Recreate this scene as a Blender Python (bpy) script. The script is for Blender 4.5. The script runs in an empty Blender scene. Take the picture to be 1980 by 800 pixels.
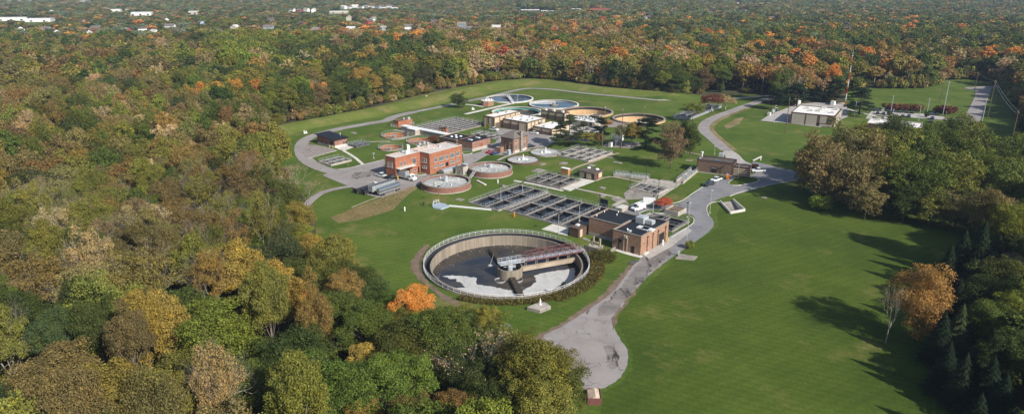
import bpy, bmesh, math, random
import numpy as np
from mathutils import Vector, Matrix
from mathutils.geometry import delaunay_2d_cdt
C = bpy.context.scene
random.seed(7)
RNG = np.random.default_rng(11)
rad = math.radians
# ------------------------------------------------------------------ camera
F, PT, CH = 1320.0, rad(18.7), 80.0
SP, CP = math.sin(PT), math.cos(PT)
CR = {'K1':(730,220,6.665),'K2':(920,180,6.665),'K3':(1060,200,6.665),'K4':(900,320,5.554),'K5':(1080,320,5.554),
      'K6':(1100,380,5.554),'K7':(1300,280,6.665),'K8':(1460,160,5.554),'L1':(1660,140,4.443),'L2':(570,230,6.665),
      'L3':(680,300,5.554),'L4':(880,430,4.707),'L5':(1040,240,6.665),'L6':(900,160,6.6),'L7':(1220,160,4.443),
      'L8':(0,0,6.6),'M5':(1160,180,3.3333),'M2':(860,160,4.445),'O':(0,0,1)}
def px(c, x, y):
    o = CR[c]; return (o[0]+x/o[2], o[1]+y/o[2])
def ray(c, x, y):
    x, y = px(c, x, y); u = (x-990)/F; v = (y-400)/F
    return (u, CP-v*SP, -SP-v*CP)
def G(c, x, y, z=0.0):
    d = ray(c, x, y); t = (z-CH)/d[2]; return (d[0]*t, d[1]*t)
def proj(X, Y, Z=0.0):
    dz = Z-CH; f = Y*CP-dz*SP; dn = -Y*SP-dz*CP
    return 990+F*X/f, 400+F*dn/f
cam = bpy.data.cameras.new('camera'); cam.sensor_width = 36; cam.lens = 36*F/1980; cam.clip_end = 20000; cam.clip_start = .5
co = bpy.data.objects.new('camera', cam); C.collection.objects.link(co)
co.location = (0,0,CH); co.rotation_euler = (rad(90)-PT, 0, 0); C.camera = co

# ------------------------------------------------------------------ materials
MATS = {}
def newmat(name):
    m = bpy.data.materials.new(name); m.use_nodes = True
    nt = m.node_tree; b = nt.nodes['Principled BSDF']; b.inputs['Specular IOR Level'].default_value = .3
    MATS[name] = m; return m, nt, b
def nz(nt, scale, detail=4, coord=None, rough=.6):
    n = nt.nodes.new('ShaderNodeTexNoise'); n.inputs['Scale'].default_value = scale; n.inputs['Detail'].default_value = detail
    n.inputs['Roughness'].default_value = rough
    if coord is not None: nt.links.new(coord, n.inputs['Vector'])
    return n.outputs['Fac']
def ramp(nt, fac, stops):
    r = nt.nodes.new('ShaderNodeValToRGB'); nt.links.new(fac, r.inputs['Fac'])
    el = r.color_ramp.elements
    while len(el) < len(stops): el.new(.5)
    for e, (p, c) in zip(el, stops):
        e.position = p; e.color = (*c, 1) if len(c) == 3 else c
    return r.outputs['Color']
def mix(nt, fac, a, b, mode='MIX'):
    n = nt.nodes.new('ShaderNodeMix'); n.data_type = 'RGBA'; n.blend_type = mode
    for i, v in ((0, fac), (6, a), (7, b)):
        if hasattr(v, 'links') or isinstance(v, bpy.types.NodeSocket): nt.links.new(v, n.inputs[i])
        elif i == 0: n.inputs[0].default_value = v
        else: n.inputs[i].default_value = (*v, 1)
    return n.outputs[2]
def geo(nt):
    return nt.nodes.new('ShaderNodeNewGeometry').outputs['Position']
def mapped(nt, co_, scale=(1,1,1), rot=(0,0,0)):
    m = nt.nodes.new('ShaderNodeMapping'); m.inputs['Scale'].default_value = scale; m.inputs['Rotation'].default_value = rot
    nt.links.new(co_, m.inputs['Vector']); return m.outputs['Vector']
def mottled(name, c, var=.25, scale=.6, rough=.85, scale2=6, spec=.3, metal=0):
    m, nt, b = newmat(name); p = geo(nt)
    lo = tuple(x*(1-var) for x in c); hi = tuple(min(1, x*(1+var)) for x in c)
    a = ramp(nt, nz(nt, scale, 5, p), [(.3, lo), (.7, hi)])
    d = ramp(nt, nz(nt, scale2, 3, p), [(.3, (1-var*.8,)*3), (.7, (1,1,1))])
    nt.links.new(mix(nt, 1, a, d, 'MULTIPLY'), b.inputs['Base Color'])
    b.inputs['Roughness'].default_value = rough; b.inputs['Specular IOR Level'].default_value = spec; b.inputs['Metallic'].default_value = metal
    return m
def plain(name, c, rough=.5, metal=0, spec=.5):
    m, nt, b = newmat(name); p = geo(nt)
    lo = tuple(x*.85 for x in c)
    nt.links.new(ramp(nt, nz(nt, 3, 3, p), [(.35, lo), (.65, c)]), b.inputs['Base Color'])
    b.inputs['Roughness'].default_value = rough; b.inputs['Metallic'].default_value = metal; b.inputs['Specular IOR Level'].default_value = spec
    return m
def brick(name, c, mortar=(.3,.25,.2), var=.3):
    m, nt, b = newmat(name); tc = nt.nodes.new('ShaderNodeTexCoord').outputs['Object']
    sx = nt.nodes.new('ShaderNodeSeparateXYZ'); nt.links.new(tc, sx.inputs[0])
    ad = nt.nodes.new('ShaderNodeMath'); nt.links.new(sx.outputs[0], ad.inputs[0]); nt.links.new(sx.outputs[1], ad.inputs[1])
    cb = nt.nodes.new('ShaderNodeCombineXYZ'); nt.links.new(ad.outputs[0], cb.inputs[0]); nt.links.new(sx.outputs[2], cb.inputs[1])
    t = nt.nodes.new('ShaderNodeTexBrick'); nt.links.new(cb.outputs[0], t.inputs['Vector']); t.inputs['Scale'].default_value = 1
    t.inputs['Brick Width'].default_value = .42; t.inputs['Row Height'].default_value = .16; t.inputs['Mortar Size'].default_value = .012
    t.inputs['Color1'].default_value = (*[x*(1-var) for x in c],1); t.inputs['Color2'].default_value = (*[x*(1+var) for x in c],1); t.inputs['Mortar'].default_value = (*mortar,1)
    st = ramp(nt, nz(nt, .5, 6, tc), [(.25, (.72,.7,.68)), (.6, (1,1,1))])
    nt.links.new(mix(nt, 1, t.outputs['Color'], st, 'MULTIPLY'), b.inputs['Base Color']); b.inputs['Roughness'].default_value = .9
    return m
brick('brick_red', (.36,.115,.055)); brick('brick_pink', (.30,.145,.11)); brick('brick_tan', (.36,.20,.13)); brick('brick_tower', (.30,.15,.10))
brick('brick_brown', (.13,.075,.055), (.12,.08,.06)); brick('brick_tank', (.25,.10,.075)); brick('brick_shadow', (.2,.12,.09))
mottled('concrete', (.42,.38,.33), .22, .5); mottled('concrete_light', (.62,.59,.53), .15, .4); mottled('concrete_old', (.30,.27,.235), .3, .35)
mottled('concrete_tan', (.40,.325,.24), .22, .3, .9, 2); mottled('concrete_wet', (.045,.047,.052), .35, .5, .5); mottled('precast', (.55,.45,.32), .12, 1.2); mottled('precast_grey', (.42,.37,.31), .1, .8)
mottled('gravel', (.30,.26,.235), .3, .8, .95, 8); mottled('dirt', (.20,.145,.10), .35, .5, .95)
mottled('roof_pale', (.60,.56,.53), .12, .15); mottled('roof_white', (.78,.76,.72), .16, .12); mottled('roof_black', (.018,.019,.024), .35, .25, .6)
mottled('roof_brown', (.12,.095,.08), .3, .4); mottled('shingle', (.17,.145,.13), .2, 2); mottled('roof_metal_white', (.78,.78,.77), .06, .6, .5)
mottled('tank_cover', (.38,.40,.40), .25, .25, .6, 2); mottled('rust_floor', (.36,.145,.045), .3, .4); mottled('orange_wall', (.55,.36,.19), .18, .35)
mottled('sand_floor', (.5,.46,.38), .15, .3); mottled('steel', (.40,.42,.44), .2, 1.5, .45, 6, .5, .3); mottled('grate', (.10,.105,.11), .3, 1.5, .6)
plain('galv', (.55,.58,.60), .4, .3); plain('rail_white', (.75,.76,.76), .5); plain('trim_brown', (.10,.055,.035), .7); plain('trim_dark', (.03,.028,.03), .6)
plain('paint_white', (.80,.80,.78), .25); plain('paint_red', (.55,.02,.02), .25); plain('paint_black', (.012,.013,.016), .2); plain('paint_blue', (.02,.04,.12), .2)
plain('paint_slate', (.035,.045,.055), .2); plain('paint_silver', (.4,.41,.42), .25, .5); plain('paint_orange', (.75,.22,.03), .4); plain('rubber', (.015,.015,.015), .8); plain('rubber_hub', (.3,.3,.3), .4, .6)
plain('maroon', (.17,.062,.06), .6); mottled('iron_dark', (.075,.062,.05), .35, 1.5); plain('chrome', (.62,.64,.66), .18, .9); plain('lens', (.8,.75,.6), .2); plain('taillight', (.3,.01,.01), .3)
mottled('wood_pole', (.17,.115,.075), .25, 1.5); mottled('rust', (.32,.10,.05), .4, 1.2); mottled('rusty_roof', (.60,.47,.36), .35, .8)
plain('yellow', (.7,.5,.05), .5); plain('door_dark', (.015,.014,.014), .5); plain('door_grey', (.14,.10,.085), .5); plain('box_orange', (.45,.22,.08), .7); plain('teal', (.10,.33,.28), .6)
plain('shade_cloth', (.02,.025,.035), .8); plain('siding_white', (.75,.74,.72), .7); plain('siding_blue', (.35,.42,.48), .7); plain('siding_tan', (.5,.43,.34), .7); plain('barn_red', (.35,.06,.04), .7)
m, nt, b = newmat('glass'); b.inputs['Base Color'].default_value = (.05,.07,.08,1); b.inputs['Roughness'].default_value = .08; b.inputs['Specular IOR Level'].default_value = .8
m, nt, b = newmat('glass_pale'); b.inputs['Base Color'].default_value = (.09,.115,.125,1); b.inputs['Roughness'].default_value = .25; b.inputs['Specular IOR Level'].default_value = .6
m, nt, b = newmat('tank_wall'); p = geo(nt)
c0 = ramp(nt, nz(nt, .5, 5, mapped(nt, p, (1,1,.12))), [(.3, (.22,.185,.145)), (.65, (.35,.30,.235))])
c1 = ramp(nt, nz(nt, 2.2, 5, mapped(nt, p, (1,1,.05)), .75), [(.3, (.62,.6,.57)), (.6, (1,1,1))])
nt.links.new(mix(nt, 1, c0, c1, 'MULTIPLY'), b.inputs['Base Color']); b.inputs['Roughness'].default_value = .9
def watermat(name, c, rough=.06, bump=.06, murk=None):
    m, nt, b = newmat(name); p = geo(nt)
    if murk: nt.links.new(ramp(nt, nz(nt, .12, 5, p), [(.35, c), (.7, murk)]), b.inputs['Base Color'])
    else: b.inputs['Base Color'].default_value = (*c,1)
    b.inputs['Roughness'].default_value = rough; b.inputs['IOR'].default_value = 1.33; b.inputs['Specular IOR Level'].default_value = .5
    bp = nt.nodes.new('ShaderNodeBump'); bp.inputs['Strength'].default_value = bump; bp.inputs['Distance'].default_value = .1
    nt.links.new(nz(nt, 1.6, 4, p), bp.inputs['Height']); nt.links.new(bp.outputs[0], b.inputs['Normal'])
watermat('water_dark', (.010,.013,.02), .03, .03); watermat('water_blue', (.03,.07,.14), .05, .04, (.02,.04,.06)); watermat('water_sludge', (.018,.021,.028), .12, .06, (.07,.058,.045)); watermat('water_brown', (.05,.035,.02), .2, .1)
watermat('water_green', (.03,.10,.08))
m, nt, b = newmat('scum'); p = geo(nt)
nt.links.new(ramp(nt, nz(nt, .5, 8, mapped(nt, p, (1,.5,1), (0,0,.4)), .7), [(.22, (.20,.19,.18)), (.42, (.44,.435,.42)), (.75, (.56,.555,.54))]), b.inputs['Base Color']); b.inputs['Roughness'].default_value = .95
# grass
def grassmat(name, dark, light, dry, dryamt=.62, stripes=True):
    m, nt, b = newmat(name); p = geo(nt)
    a = ramp(nt, nz(nt, .028, 9, p, .72), [(.32, dark), (.62, light)])
    d = ramp(nt, nz(nt, .06, 8, mapped(nt, p, (1,1,1), (0,0,1)), .7), [(dryamt-.04, (0,0,0)), (dryamt+.12, (1,1,1))])
    c = mix(nt, d, a, dry)
    f = ramp(nt, nz(nt, 1.6, 6, p, .75), [(.25, (.62,.62,.62)), (.75, (1.25,1.25,1.25))])
    c = mix(nt, 1, c, f, 'MULTIPLY')
    if stripes:
        w = nt.nodes.new('ShaderNodeTexWave'); w.inputs['Scale'].default_value = .11; w.inputs['Distortion'].default_value = 4.5; w.inputs['Detail'].default_value = 2; w.inputs['Detail Scale'].default_value = .3
        nt.links.new(mapped(nt, p, (1,1,1), (0,0,rad(60))), w.inputs['Vector'])
        c = mix(nt, 1, c, ramp(nt, w.outputs['Fac'], [(0, (.94,.95,.94)), (1, (1.03,1.03,1.03))]), 'MULTIPLY')
        w2 = nt.nodes.new('ShaderNodeTexWave'); w2.inputs['Scale'].default_value = .16; w2.inputs['Distortion'].default_value = .8; w2.inputs['Detail'].default_value = 1; w2.inputs['Detail Scale'].default_value = .2
        nt.links.new(mapped(nt, p, (1,1,1), (0,0,rad(-62))), w2.inputs['Vector']); c = mix(nt, 1, c, ramp(nt, w2.outputs['Fac'], [(0, (.92,.93,.92)), (1, (1.05,1.04,1.04))]), 'MULTIPLY')
    nt.links.new(c, b.inputs['Base Color']); b.inputs['Roughness'].default_value = .95; b.inputs['Specular IOR Level'].default_value = .1
    bp = nt.nodes.new('ShaderNodeBump'); bp.inputs['Strength'].default_value = .5; bp.inputs['Distance'].default_value = .15
    nt.links.new(nz(nt, 2.5, 5, p, .8), bp.inputs['Height']); nt.links.new(bp.outputs[0], b.inputs['Normal'])
grassmat('grass', (.048,.092,.012), (.110,.155,.026), (.20,.175,.06), .575)
grassmat('grass_shaded', (.042,.074,.010), (.086,.124,.018), (.16,.155,.045), .605)  # grass for the right lawn, cloud shade put into its darker colour
grassmat('grass_levee', (.095,.135,.024), (.15,.18,.036), (.22,.19,.07), .52, False)
grassmat('grass_rough', (.10,.10,.035), (.20,.165,.07), (.27,.21,.11), .45, False)
m, nt, b = newmat('forest_floor'); p = geo(nt)
nt.links.new(ramp(nt, nz(nt, .15, 8, p, .7), [(.3, (.03,.035,.012)), (.5, (.06,.058,.024)), (.75, (.10,.08,.04))]), b.inputs['Base Color']); b.inputs['Roughness'].default_value = 1
# asphalt
def asphalt(name, lo, hi, patch, amt=.62):
    m, nt, b = newmat(name); p = geo(nt)
    a = ramp(nt, nz(nt, .12, 7, p, .65), [(.3, lo), (.7, hi)])
    d = ramp(nt, nz(nt, .16, 8, mapped(nt, p, (1.6,.5,1), (0,0,rad(-40))), .72), [(amt-.02, (0,0,0)), (amt+.05, (1,1,1))])
    c = mix(nt, d, a, patch)
    v = nt.nodes.new('ShaderNodeTexVoronoi'); v.feature = 'DISTANCE_TO_EDGE'; v.inputs['Scale'].default_value = .11
    w = nt.nodes.new('ShaderNodeVectorMath'); w.operation = 'MULTIPLY_ADD'; nn = nt.nodes.new('ShaderNodeTexNoise'); nn.inputs['Scale'].default_value = .3
    nt.links.new(p, nn.inputs['Vector']); nt.links.new(nn.outputs['Color'], w.inputs[0]); w.inputs[1].default_value = (5,5,5); nt.links.new(p, w.inputs[2]); nt.links.new(w.outputs[0], v.inputs['Vector'])
    c = mix(nt, 1, c, ramp(nt, v.outputs['Distance'], [(0, (.62,.6,.6)), (.014, (1,1,1))]), 'MULTIPLY')
    c = mix(nt, 1, c, ramp(nt, nz(nt, 5, 4, p), [(.3, (.86,)*3), (.7, (1.06,)*3)]), 'MULTIPLY')
    nt.links.new(c, b.inputs['Base Color']); b.inputs['Roughness'].default_value = .95; b.inputs['Specular IOR Level'].default_value = .15
asphalt('asphalt_old', (.25,.225,.215), (.35,.32,.305), (.07,.064,.06), .64)
asphalt('asphalt_worn', (.13,.115,.108), (.31,.28,.26), (.055,.05,.046), .55)
asphalt('asphalt_grey', (.19,.19,.20), (.27,.265,.27), (.11,.11,.115), .68)
asphalt('pave_light', (.36,.335,.31), (.48,.45,.42), (.22,.20,.19), .7)
# foliage: colour from the tree's own tint, each leaf a little different
def leafmat(name, spec=.25):
    m, nt, b = newmat(name)
    at = nt.nodes.new('ShaderNodeAttribute'); at.attribute_type = 'INSTANCER'; at.attribute_name = 'tint'
    v = nt.nodes.new('ShaderNodeAttribute'); v.attribute_name = 'var'
    tc = nt.nodes.new('ShaderNodeTexCoord').outputs['Object']
    h = mix(nt, ramp(nt, nz(nt, .28, 4, tc, .7), [(.42, (0,0,0)), (.68, (1,1,1))]), at.outputs['Color'], mix(nt, 1, at.outputs['Color'], (1.32,1.17,.85), 'MULTIPLY'))
    c = mix(nt, 1, h, ramp(nt, v.outputs['Fac'], [(0, (.66,.68,.64)), (.7, (1.1,1.1,1.0)), (1, (1.6,1.55,1.3))]), 'MULTIPLY')
    nt.links.new(c, b.inputs['Base Color']); b.inputs['Roughness'].default_value = .65; b.inputs['Specular IOR Level'].default_value = spec
    tr = nt.nodes.new('ShaderNodeBsdfTranslucent'); nt.links.new(c, tr.inputs['Color'])
    ms = nt.nodes.new('ShaderNodeMixShader'); ms.inputs[0].default_value = .22
    nt.links.new(b.outputs[0], ms.inputs[1]); nt.links.new(tr.outputs[0], ms.inputs[2])
    nt.links.new(ms.outputs[0], nt.nodes['Material Output'].inputs['Surface'])
leafmat('leaves', .12)
mottled('bark', (.20,.165,.13), .3, 1.2); mottled('bark_pale', (.34,.30,.25), .25, 1.2); mottled('bark_dark', (.09,.07,.055), .3, 1.2)
MT = MATS

# ------------------------------------------------------------------ mesh builder
class MB:
    def __init__(s): s.v = []; s.f = []; s.m = []
    def add(s, vs, fs, m=0):
        o = len(s.v); s.v += [tuple(v) for v in vs]; s.f += [tuple(i+o for i in f) for f in fs]; s.m += [m]*len(fs); return s
    def box(s, x0, y0, z0, x1, y1, z1, m=0):
        x0, x1 = min(x0,x1), max(x0,x1); y0, y1 = min(y0,y1), max(y0,y1); z0, z1 = min(z0,z1), max(z0,z1)
        return s.add([(x0,y0,z0),(x1,y0,z0),(x1,y1,z0),(x0,y1,z0),(x0,y0,z1),(x1,y0,z1),(x1,y1,z1),(x0,y1,z1)],
                     [(0,3,2,1),(4,5,6,7),(0,1,5,4),(1,2,6,5),(2,3,7,6),(3,0,4,7)], m)
    def prism(s, pts, z0, z1, m=0, bottom=True):
        n = len(pts)
        a = sum(pts[i][0]*pts[(i+1)%n][1]-pts[(i+1)%n][0]*pts[i][1] for i in range(n))
        if a < 0: pts = pts[::-1]
        vs = [(x,y,z0) for x,y in pts]+[(x,y,z1) for x,y in pts]
        fs = [tuple(range(n,2*n))]+[(i,(i+1)%n,n+(i+1)%n,n+i) for i in range(n)]
        if bottom: fs.append(tuple(range(n-1,-1,-1)))
        return s.add(vs, fs, m)
    def sheet(s, pts, z, m=0):
        n = len(pts); a = sum(pts[i][0]*pts[(i+1)%n][1]-pts[(i+1)%n][0]*pts[i][1] for i in range(n))
        if a < 0: pts = pts[::-1]
        return s.add([(x,y,z) for x,y in pts], [tuple(range(n))], m)
    def ring(s, cx, cy, z0, z1, r0, r1, n=48, m=0, a0=0, a1=None):
        full = a1 is None; a1 = a0+2*math.pi if full else a1
        k = n if full else n+1; vs = []
        for i in range(k):
            a = a0+(a1-a0)*i/n; c, q = math.cos(a), math.sin(a)
            vs += [(cx+r0*c,cy+r0*q,z0),(cx+r1*c,cy+r1*q,z0),(cx+r1*c,cy+r1*q,z1),(cx+r0*c,cy+r0*q,z1)]
        fs = []
        for i in range(n):
            A = i*4; B = ((i+1)%k)*4
            fs += [(A+1,B+1,B+2,A+2),(A+2,B+2,B+3,A+3),(A+3,B+3,B+0,A+0),(A+0,B+0,B+1,A+1)]
        return s.add(vs, fs, m)
    def cyl(s, cx, cy, z0, z1, r, n=16, m=0, r2=None):
        r2 = r if r2 is None else r2
        vs = [(cx+r*math.cos(2*math.pi*i/n),cy+r*math.sin(2*math.pi*i/n),z0) for i in range(n)]+[(cx+r2*math.cos(2*math.pi*i/n),cy+r2*math.sin(2*math.pi*i/n),z1) for i in range(n)]
        return s.add(vs, [tuple(range(n,2*n)),tuple(range(n-1,-1,-1))]+[(i,(i+1)%n,n+(i+1)%n,n+i) for i in range(n)], m)
    def tube(s, a, b, r0, r1=None, n=6, m=0):
        r1 = r0 if r1 is None else r1
        a, b = Vector(a), Vector(b); d = (b-a)
        if d.length < 1e-6: return s
        d.normalize(); u = d.orthogonal().normalized(); w = d.cross(u)
        vs = [a+u*r0*math.cos(2*math.pi*i/n)+w*r0*math.sin(2*math.pi*i/n) for i in range(n)]+[b+u*r1*math.cos(2*math.pi*i/n)+w*r1*math.sin(2*math.pi*i/n) for i in range(n)]
        return s.add(vs, [tuple(range(n,2*n)),tuple(range(n-1,-1,-1))]+[(i,(i+1)%n,n+(i+1)%n,n+i) for i in range(n)], m)
    def bar(s, a, b, w, h=None, m=0):
        h = h or w; a, b = Vector(a), Vector(b); d = (b-a).normalized()
        up = Vector((0,0,1)) if abs(d.z) < .95 else Vector((1,0,0))
        u = d.cross(up).normalized(); q = u.cross(d)
        o = [(-1,-1),(1,-1),(1,1),(-1,1)]
        vs = [a+u*w/2*i+q*h/2*j for i,j in o]+[b+u*w/2*i+q*h/2*j for i,j in o]
        return s.add(vs, [(3,2,1,0),(4,5,6,7),(0,1,5,4),(1,2,6,5),(2,3,7,6),(3,0,4,7)], m)
    def rail(s, pts, z=0, h=1.1, step=2.4, t=.07, m=0, closed=False):
        if closed: pts = pts+[pts[0]]
        for (x0,y0),(x1,y1) in zip(pts, pts[1:]):
            L = math.hypot(x1-x0,y1-y0); n = max(1, round(L/step))
            for k in range(n):
                x, y = x0+(x1-x0)*k/n, y0+(y1-y0)*k/n
                s.bar((x,y,z),(x,y,z+h), t, t, m)
            for q in (h, h*.55): s.bar((x0,y0,z+q),(x1,y1,z+q), t, t, m)
        x, y = pts[-1]; s.bar((x,y,z),(x,y,z+h), t, t, m)
        return s
    def dome(s, cx, cy, z, r, h, n=12, m=0):
        vs = []; K = 3
        for j in range(K):
            a = j/K*math.pi/2
            vs += [(cx+r*math.cos(a)*math.cos(2*math.pi*i/n), cy+r*math.cos(a)*math.sin(2*math.pi*i/n), z+h*math.sin(a)) for i in range(n)]
        vs.append((cx,cy,z+h)); fs = []
        for j in range(K-1):
            for i in range(n): fs.append((j*n+i,j*n+(i+1)%n,(j+1)*n+(i+1)%n,(j+1)*n+i))
        for i in range(n): fs.append(((K-1)*n+i,(K-1)*n+(i+1)%n,K*n))
        return s.add(vs, fs, m)
def mesh_of(name, mb, mats, smooth=False):
    me = bpy.data.meshes.new(name); me.from_pydata(mb.v, [], mb.f)
    for q in (mats if isinstance(mats, (list,tuple)) else [mats]): me.materials.append(MT[q])
    me.polygons.foreach_set('material_index', mb.m)
    if smooth: me.polygons.foreach_set('use_smooth', [True]*len(mb.f))
    me.update(); return me
def link(name, data, parent=None):
    o = bpy.data.objects.new(name, data); C.collection.objects.link(o)
    if parent is not None: o.parent = parent
    return o
def tag(o, label=None, cat=None, group=None, kind=None):
    if label: o['label'] = label
    if cat: o['category'] = cat
    if group: o['group'] = group
    if kind: o['kind'] = kind
    return o
class T:
    """a thing: an Empty at its base; parts are meshes in its own axes"""
    def __init__(s, name, label, cat, xy, rot=0, group=None, z=0):
        s.X, s.Y, s.Z, s.rot = xy[0], xy[1], z, rot
        s.o = link(name, None); s.o.location = (xy[0], xy[1], z); s.o.rotation_euler = (0,0,rot)
        tag(s.o, label, cat, group)
    def l(s, X, Y):
        dx, dy = X-s.X, Y-s.Y; c, q = math.cos(s.rot), math.sin(s.rot); return (dx*c+dy*q, -dx*q+dy*c)
    def g(s, c, x, y, z=0): return s.l(*G(c, x, y, z))
    def w(s, x, y):
        c, q = math.cos(s.rot), math.sin(s.rot); return (s.X+x*c-y*q, s.Y+x*q+y*c)
    def part(s, name, mb, mats, parent=None, label=None, smooth=False):
        if not mb.v: return None
        o = link(name, mesh_of(name, mb, mats, smooth), parent or s.o)
        if label: o['label'] = label
        return o
    def hit(s, face, off, c, x, y):
        """pixel -> (along, z) on the vertical plane local y=off (face R) or x=off (face L)"""
        d = ray(c, x, y); cr, q = math.cos(s.rot), math.sin(s.rot)
        ld = (d[0]*cr+d[1]*q, -d[0]*q+d[1]*cr, d[2]); lo = (*s.l(0,0), CH)
        i = 1 if face == 'R' else 0
        t = (off-lo[i])/ld[i]
        return lo[1-i]+ld[1-i]*t, lo[2]+ld[2]*t
def struct(name, mb, mats, smooth=False):
    o = link(name, mesh_of(name, mb, mats, smooth)); o['kind'] = 'structure'; return o
def one(name, label, cat, mb, mats, xy, rot=0, group=None, z=0, smooth=False):
    o = link(name, mesh_of(name, mb, mats, smooth)); o.location = (*xy, z); o.rotation_euler = (0,0,rot); return tag(o, label, cat, group)
def dup(root, xy, rot, label, group=None, z=0, scale=1.0):
    r = root.copy(); C.collection.objects.link(r); r.location = (*xy, z); r.rotation_euler = (0,0,rot); r.scale = (scale,)*3
    r['label'] = label
    if group: r['group'] = group
    for ch in list(root.children):
        c = ch.copy(); C.collection.objects.link(c); c.parent = r
        for g in ch.children:
            d = g.copy(); C.collection.objects.link(d); d.parent = c
    return r
AX = rad(50.3)
HOLES = []          # openings cut in the ground sheet
NOTREE = []         # polygons kept free of scattered trees
# ------------------------------------------------------------------ buildings
class B(T):
    def vol(s, x0, y0, x1, y1, h, wall, roof, trim='concrete_light', z0=0, par=.35, base=None, bay=None, over=0):
        x0, x1 = min(x0,x1), max(x0,x1); y0, y1 = min(y0,y1), max(y0,y1); t = .3; hw = h-par
        m = MB()
        if bay:                                   # an open bay in the y=y0 face
            b0, b1, bz, bd = bay
            m.box(x0,y0,z0,b0,y0+bd,bz).box(b1,y0,z0,x1,y0+bd,bz).box(x0,y0+bd,z0,x1,y1,bz).box(x0,y0,bz,x1,y1,hw)
        else: m.box(x0,y0,z0,x1,y1,hw)
        if par > .05:
            m.box(x0,y0,hw,x1,y0+t,h).box(x0,y1-t,hw,x1,y1,h).box(x0,y0+t,hw,x0+t,y1-t,h).box(x1-t,y0+t,hw,x1,y1-t,h)
        w = s.part('wall', m, wall)
        s.part('roof', MB().box(x0+t-over,y0+t-over,hw+.003,x1-t+over,y1-t+over,hw+.1 if not over else hw+.3), roof)
        if par > .05:
            e = .07; k = MB(); q = t+.05
            k.box(x0-e,y0-e,h+.002,x1+e,y0+q,h+.12).box(x0-e,y1-q,h+.002,x1+e,y1+e,h+.12).box(x0-e,y0+q,h+.002,x0+q,y1-q,h+.12).box(x1-q,y0+q,h+.002,x1+e,y1-q,h+.12)
            s.part('coping', k, trim)
        if base:
            bh, bm = base; k = MB(); e = .06
            k.box(x0-e,y0-e,0,x1+e,y0-.003,bh).box(x0-e,y0-.003,0,x0-.003,y1,bh)
            s.part('base_course', k, bm)
        return (x0,y0,x1,y1,h)
    def fb(s, m, face, v, s0, s1, z0, z1, d0, d1, mi=0):
        if face == 'R': m.box(s0, v[1]-d1, z0, s1, v[1]-d0, z1, mi)
        else: m.box(v[0]-d1, s0, z0, v[0]-d0, s1, z1, mi)
        return m
    def rect(s, face, v, c, a, b, cc, d):
        off = v[1] if face == 'R' else v[0]
        xm, ym = (a+cc)/2, (b+d)/2
        s0 = s.hit(face, off, c, a, ym)[0]; s1 = s.hit(face, off, c, cc, ym)[0]
        z1 = s.hit(face, off, c, xm, b)[1]; z0 = s.hit(face, off, c, xm, d)[1]
        return min(s0,s1), max(s0,s1), max(z0,.05), z1
    def win(s, face, v, c, a, b, cc, d, frame='concrete_light', glass='glass', mull=1):
        s0, s1, z0, z1 = s.rect(face, v, c, a, b, cc, d); f = MB(); k = .06
        for q in ((s0,s0+k),(s1-k,s1)): s.fb(f, face, v, *q, z0+k, z1-k, -.1, .09)
        s.fb(f, face, v, s0, s1, z1-k, z1, -.1, .1); s.fb(f, face, v, s0-.1, s1+.1, z0-.05, z0+k, -.1, .2)
        for i in range(1, mull+1):
            x = s0+(s1-s0)*i/(mull+1); s.fb(f, face, v, x-.025, x+.025, z0+k, z1-k, -.1, .07)
        o = s.part('window', f, frame)
        s.part('pane', s.fb(MB(), face, v, s0+k, s1-k, z0+k, z1-k, -.1, .04), glass, parent=o)
    def door(s, face, v, c, a, b, cc, d, mat='door_dark', name='door', ground=True):
        s0, s1, z0, z1 = s.rect(face, v, c, a, b, cc, d)
        if ground: z0 = .02
        s.part(name, s.fb(MB(), face, v, s0, s1, z0, z1, -.1, .05), mat)
    def panel(s, face, v, s0, s1, z0, z1, mat='precast', name='wall_panel', d=.06):
        s.part(name, s.fb(MB(), face, v, s0, s1, z0, z1, -.05, d), mat)
    def pier(s, face, v, ss, z1, w=.5, d=.25, mat='trim_brown'):
        for x in ss: s.part('pier', s.fb(MB(), face, v, x-w/2, x+w/2, 0, z1, -.05, d), mat)
    def unit(s, c, x, y, z, sx, sy, sz, name='roof_unit', mat='galv'):
        lx, ly = s.g(c, x, y, z); m = MB()
        m.box(lx-sx/2,ly-sy/2,z+.1,lx+sx/2,ly+sy/2,z+sz).box(lx-sx/2+.1,ly-sy/2+.1,z-.25,lx+sx/2-.1,ly+sy/2-.1,z+.1).box(lx-sx*.3,ly-sy*.3,z+sz,lx+sx*.3,ly+sy*.3,z+sz+.12)
        s.part(name, m, mat)
    def vent(s, c, x, y, z, r=.3, h=.7, mat='galv', name='roof_vent'):
        lx, ly = s.g(c, x, y, z); s.part(name, MB().cyl(lx,ly,z-.2,z+h,r*.6,10).cyl(lx,ly,z+h,z+h+.35,r,10,0,r*.4), mat)
def bld(name, label, c, N, h, rot=AX, cat='building'):
    return B(name, label, cat, G(c, *N, h), rot)

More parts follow.
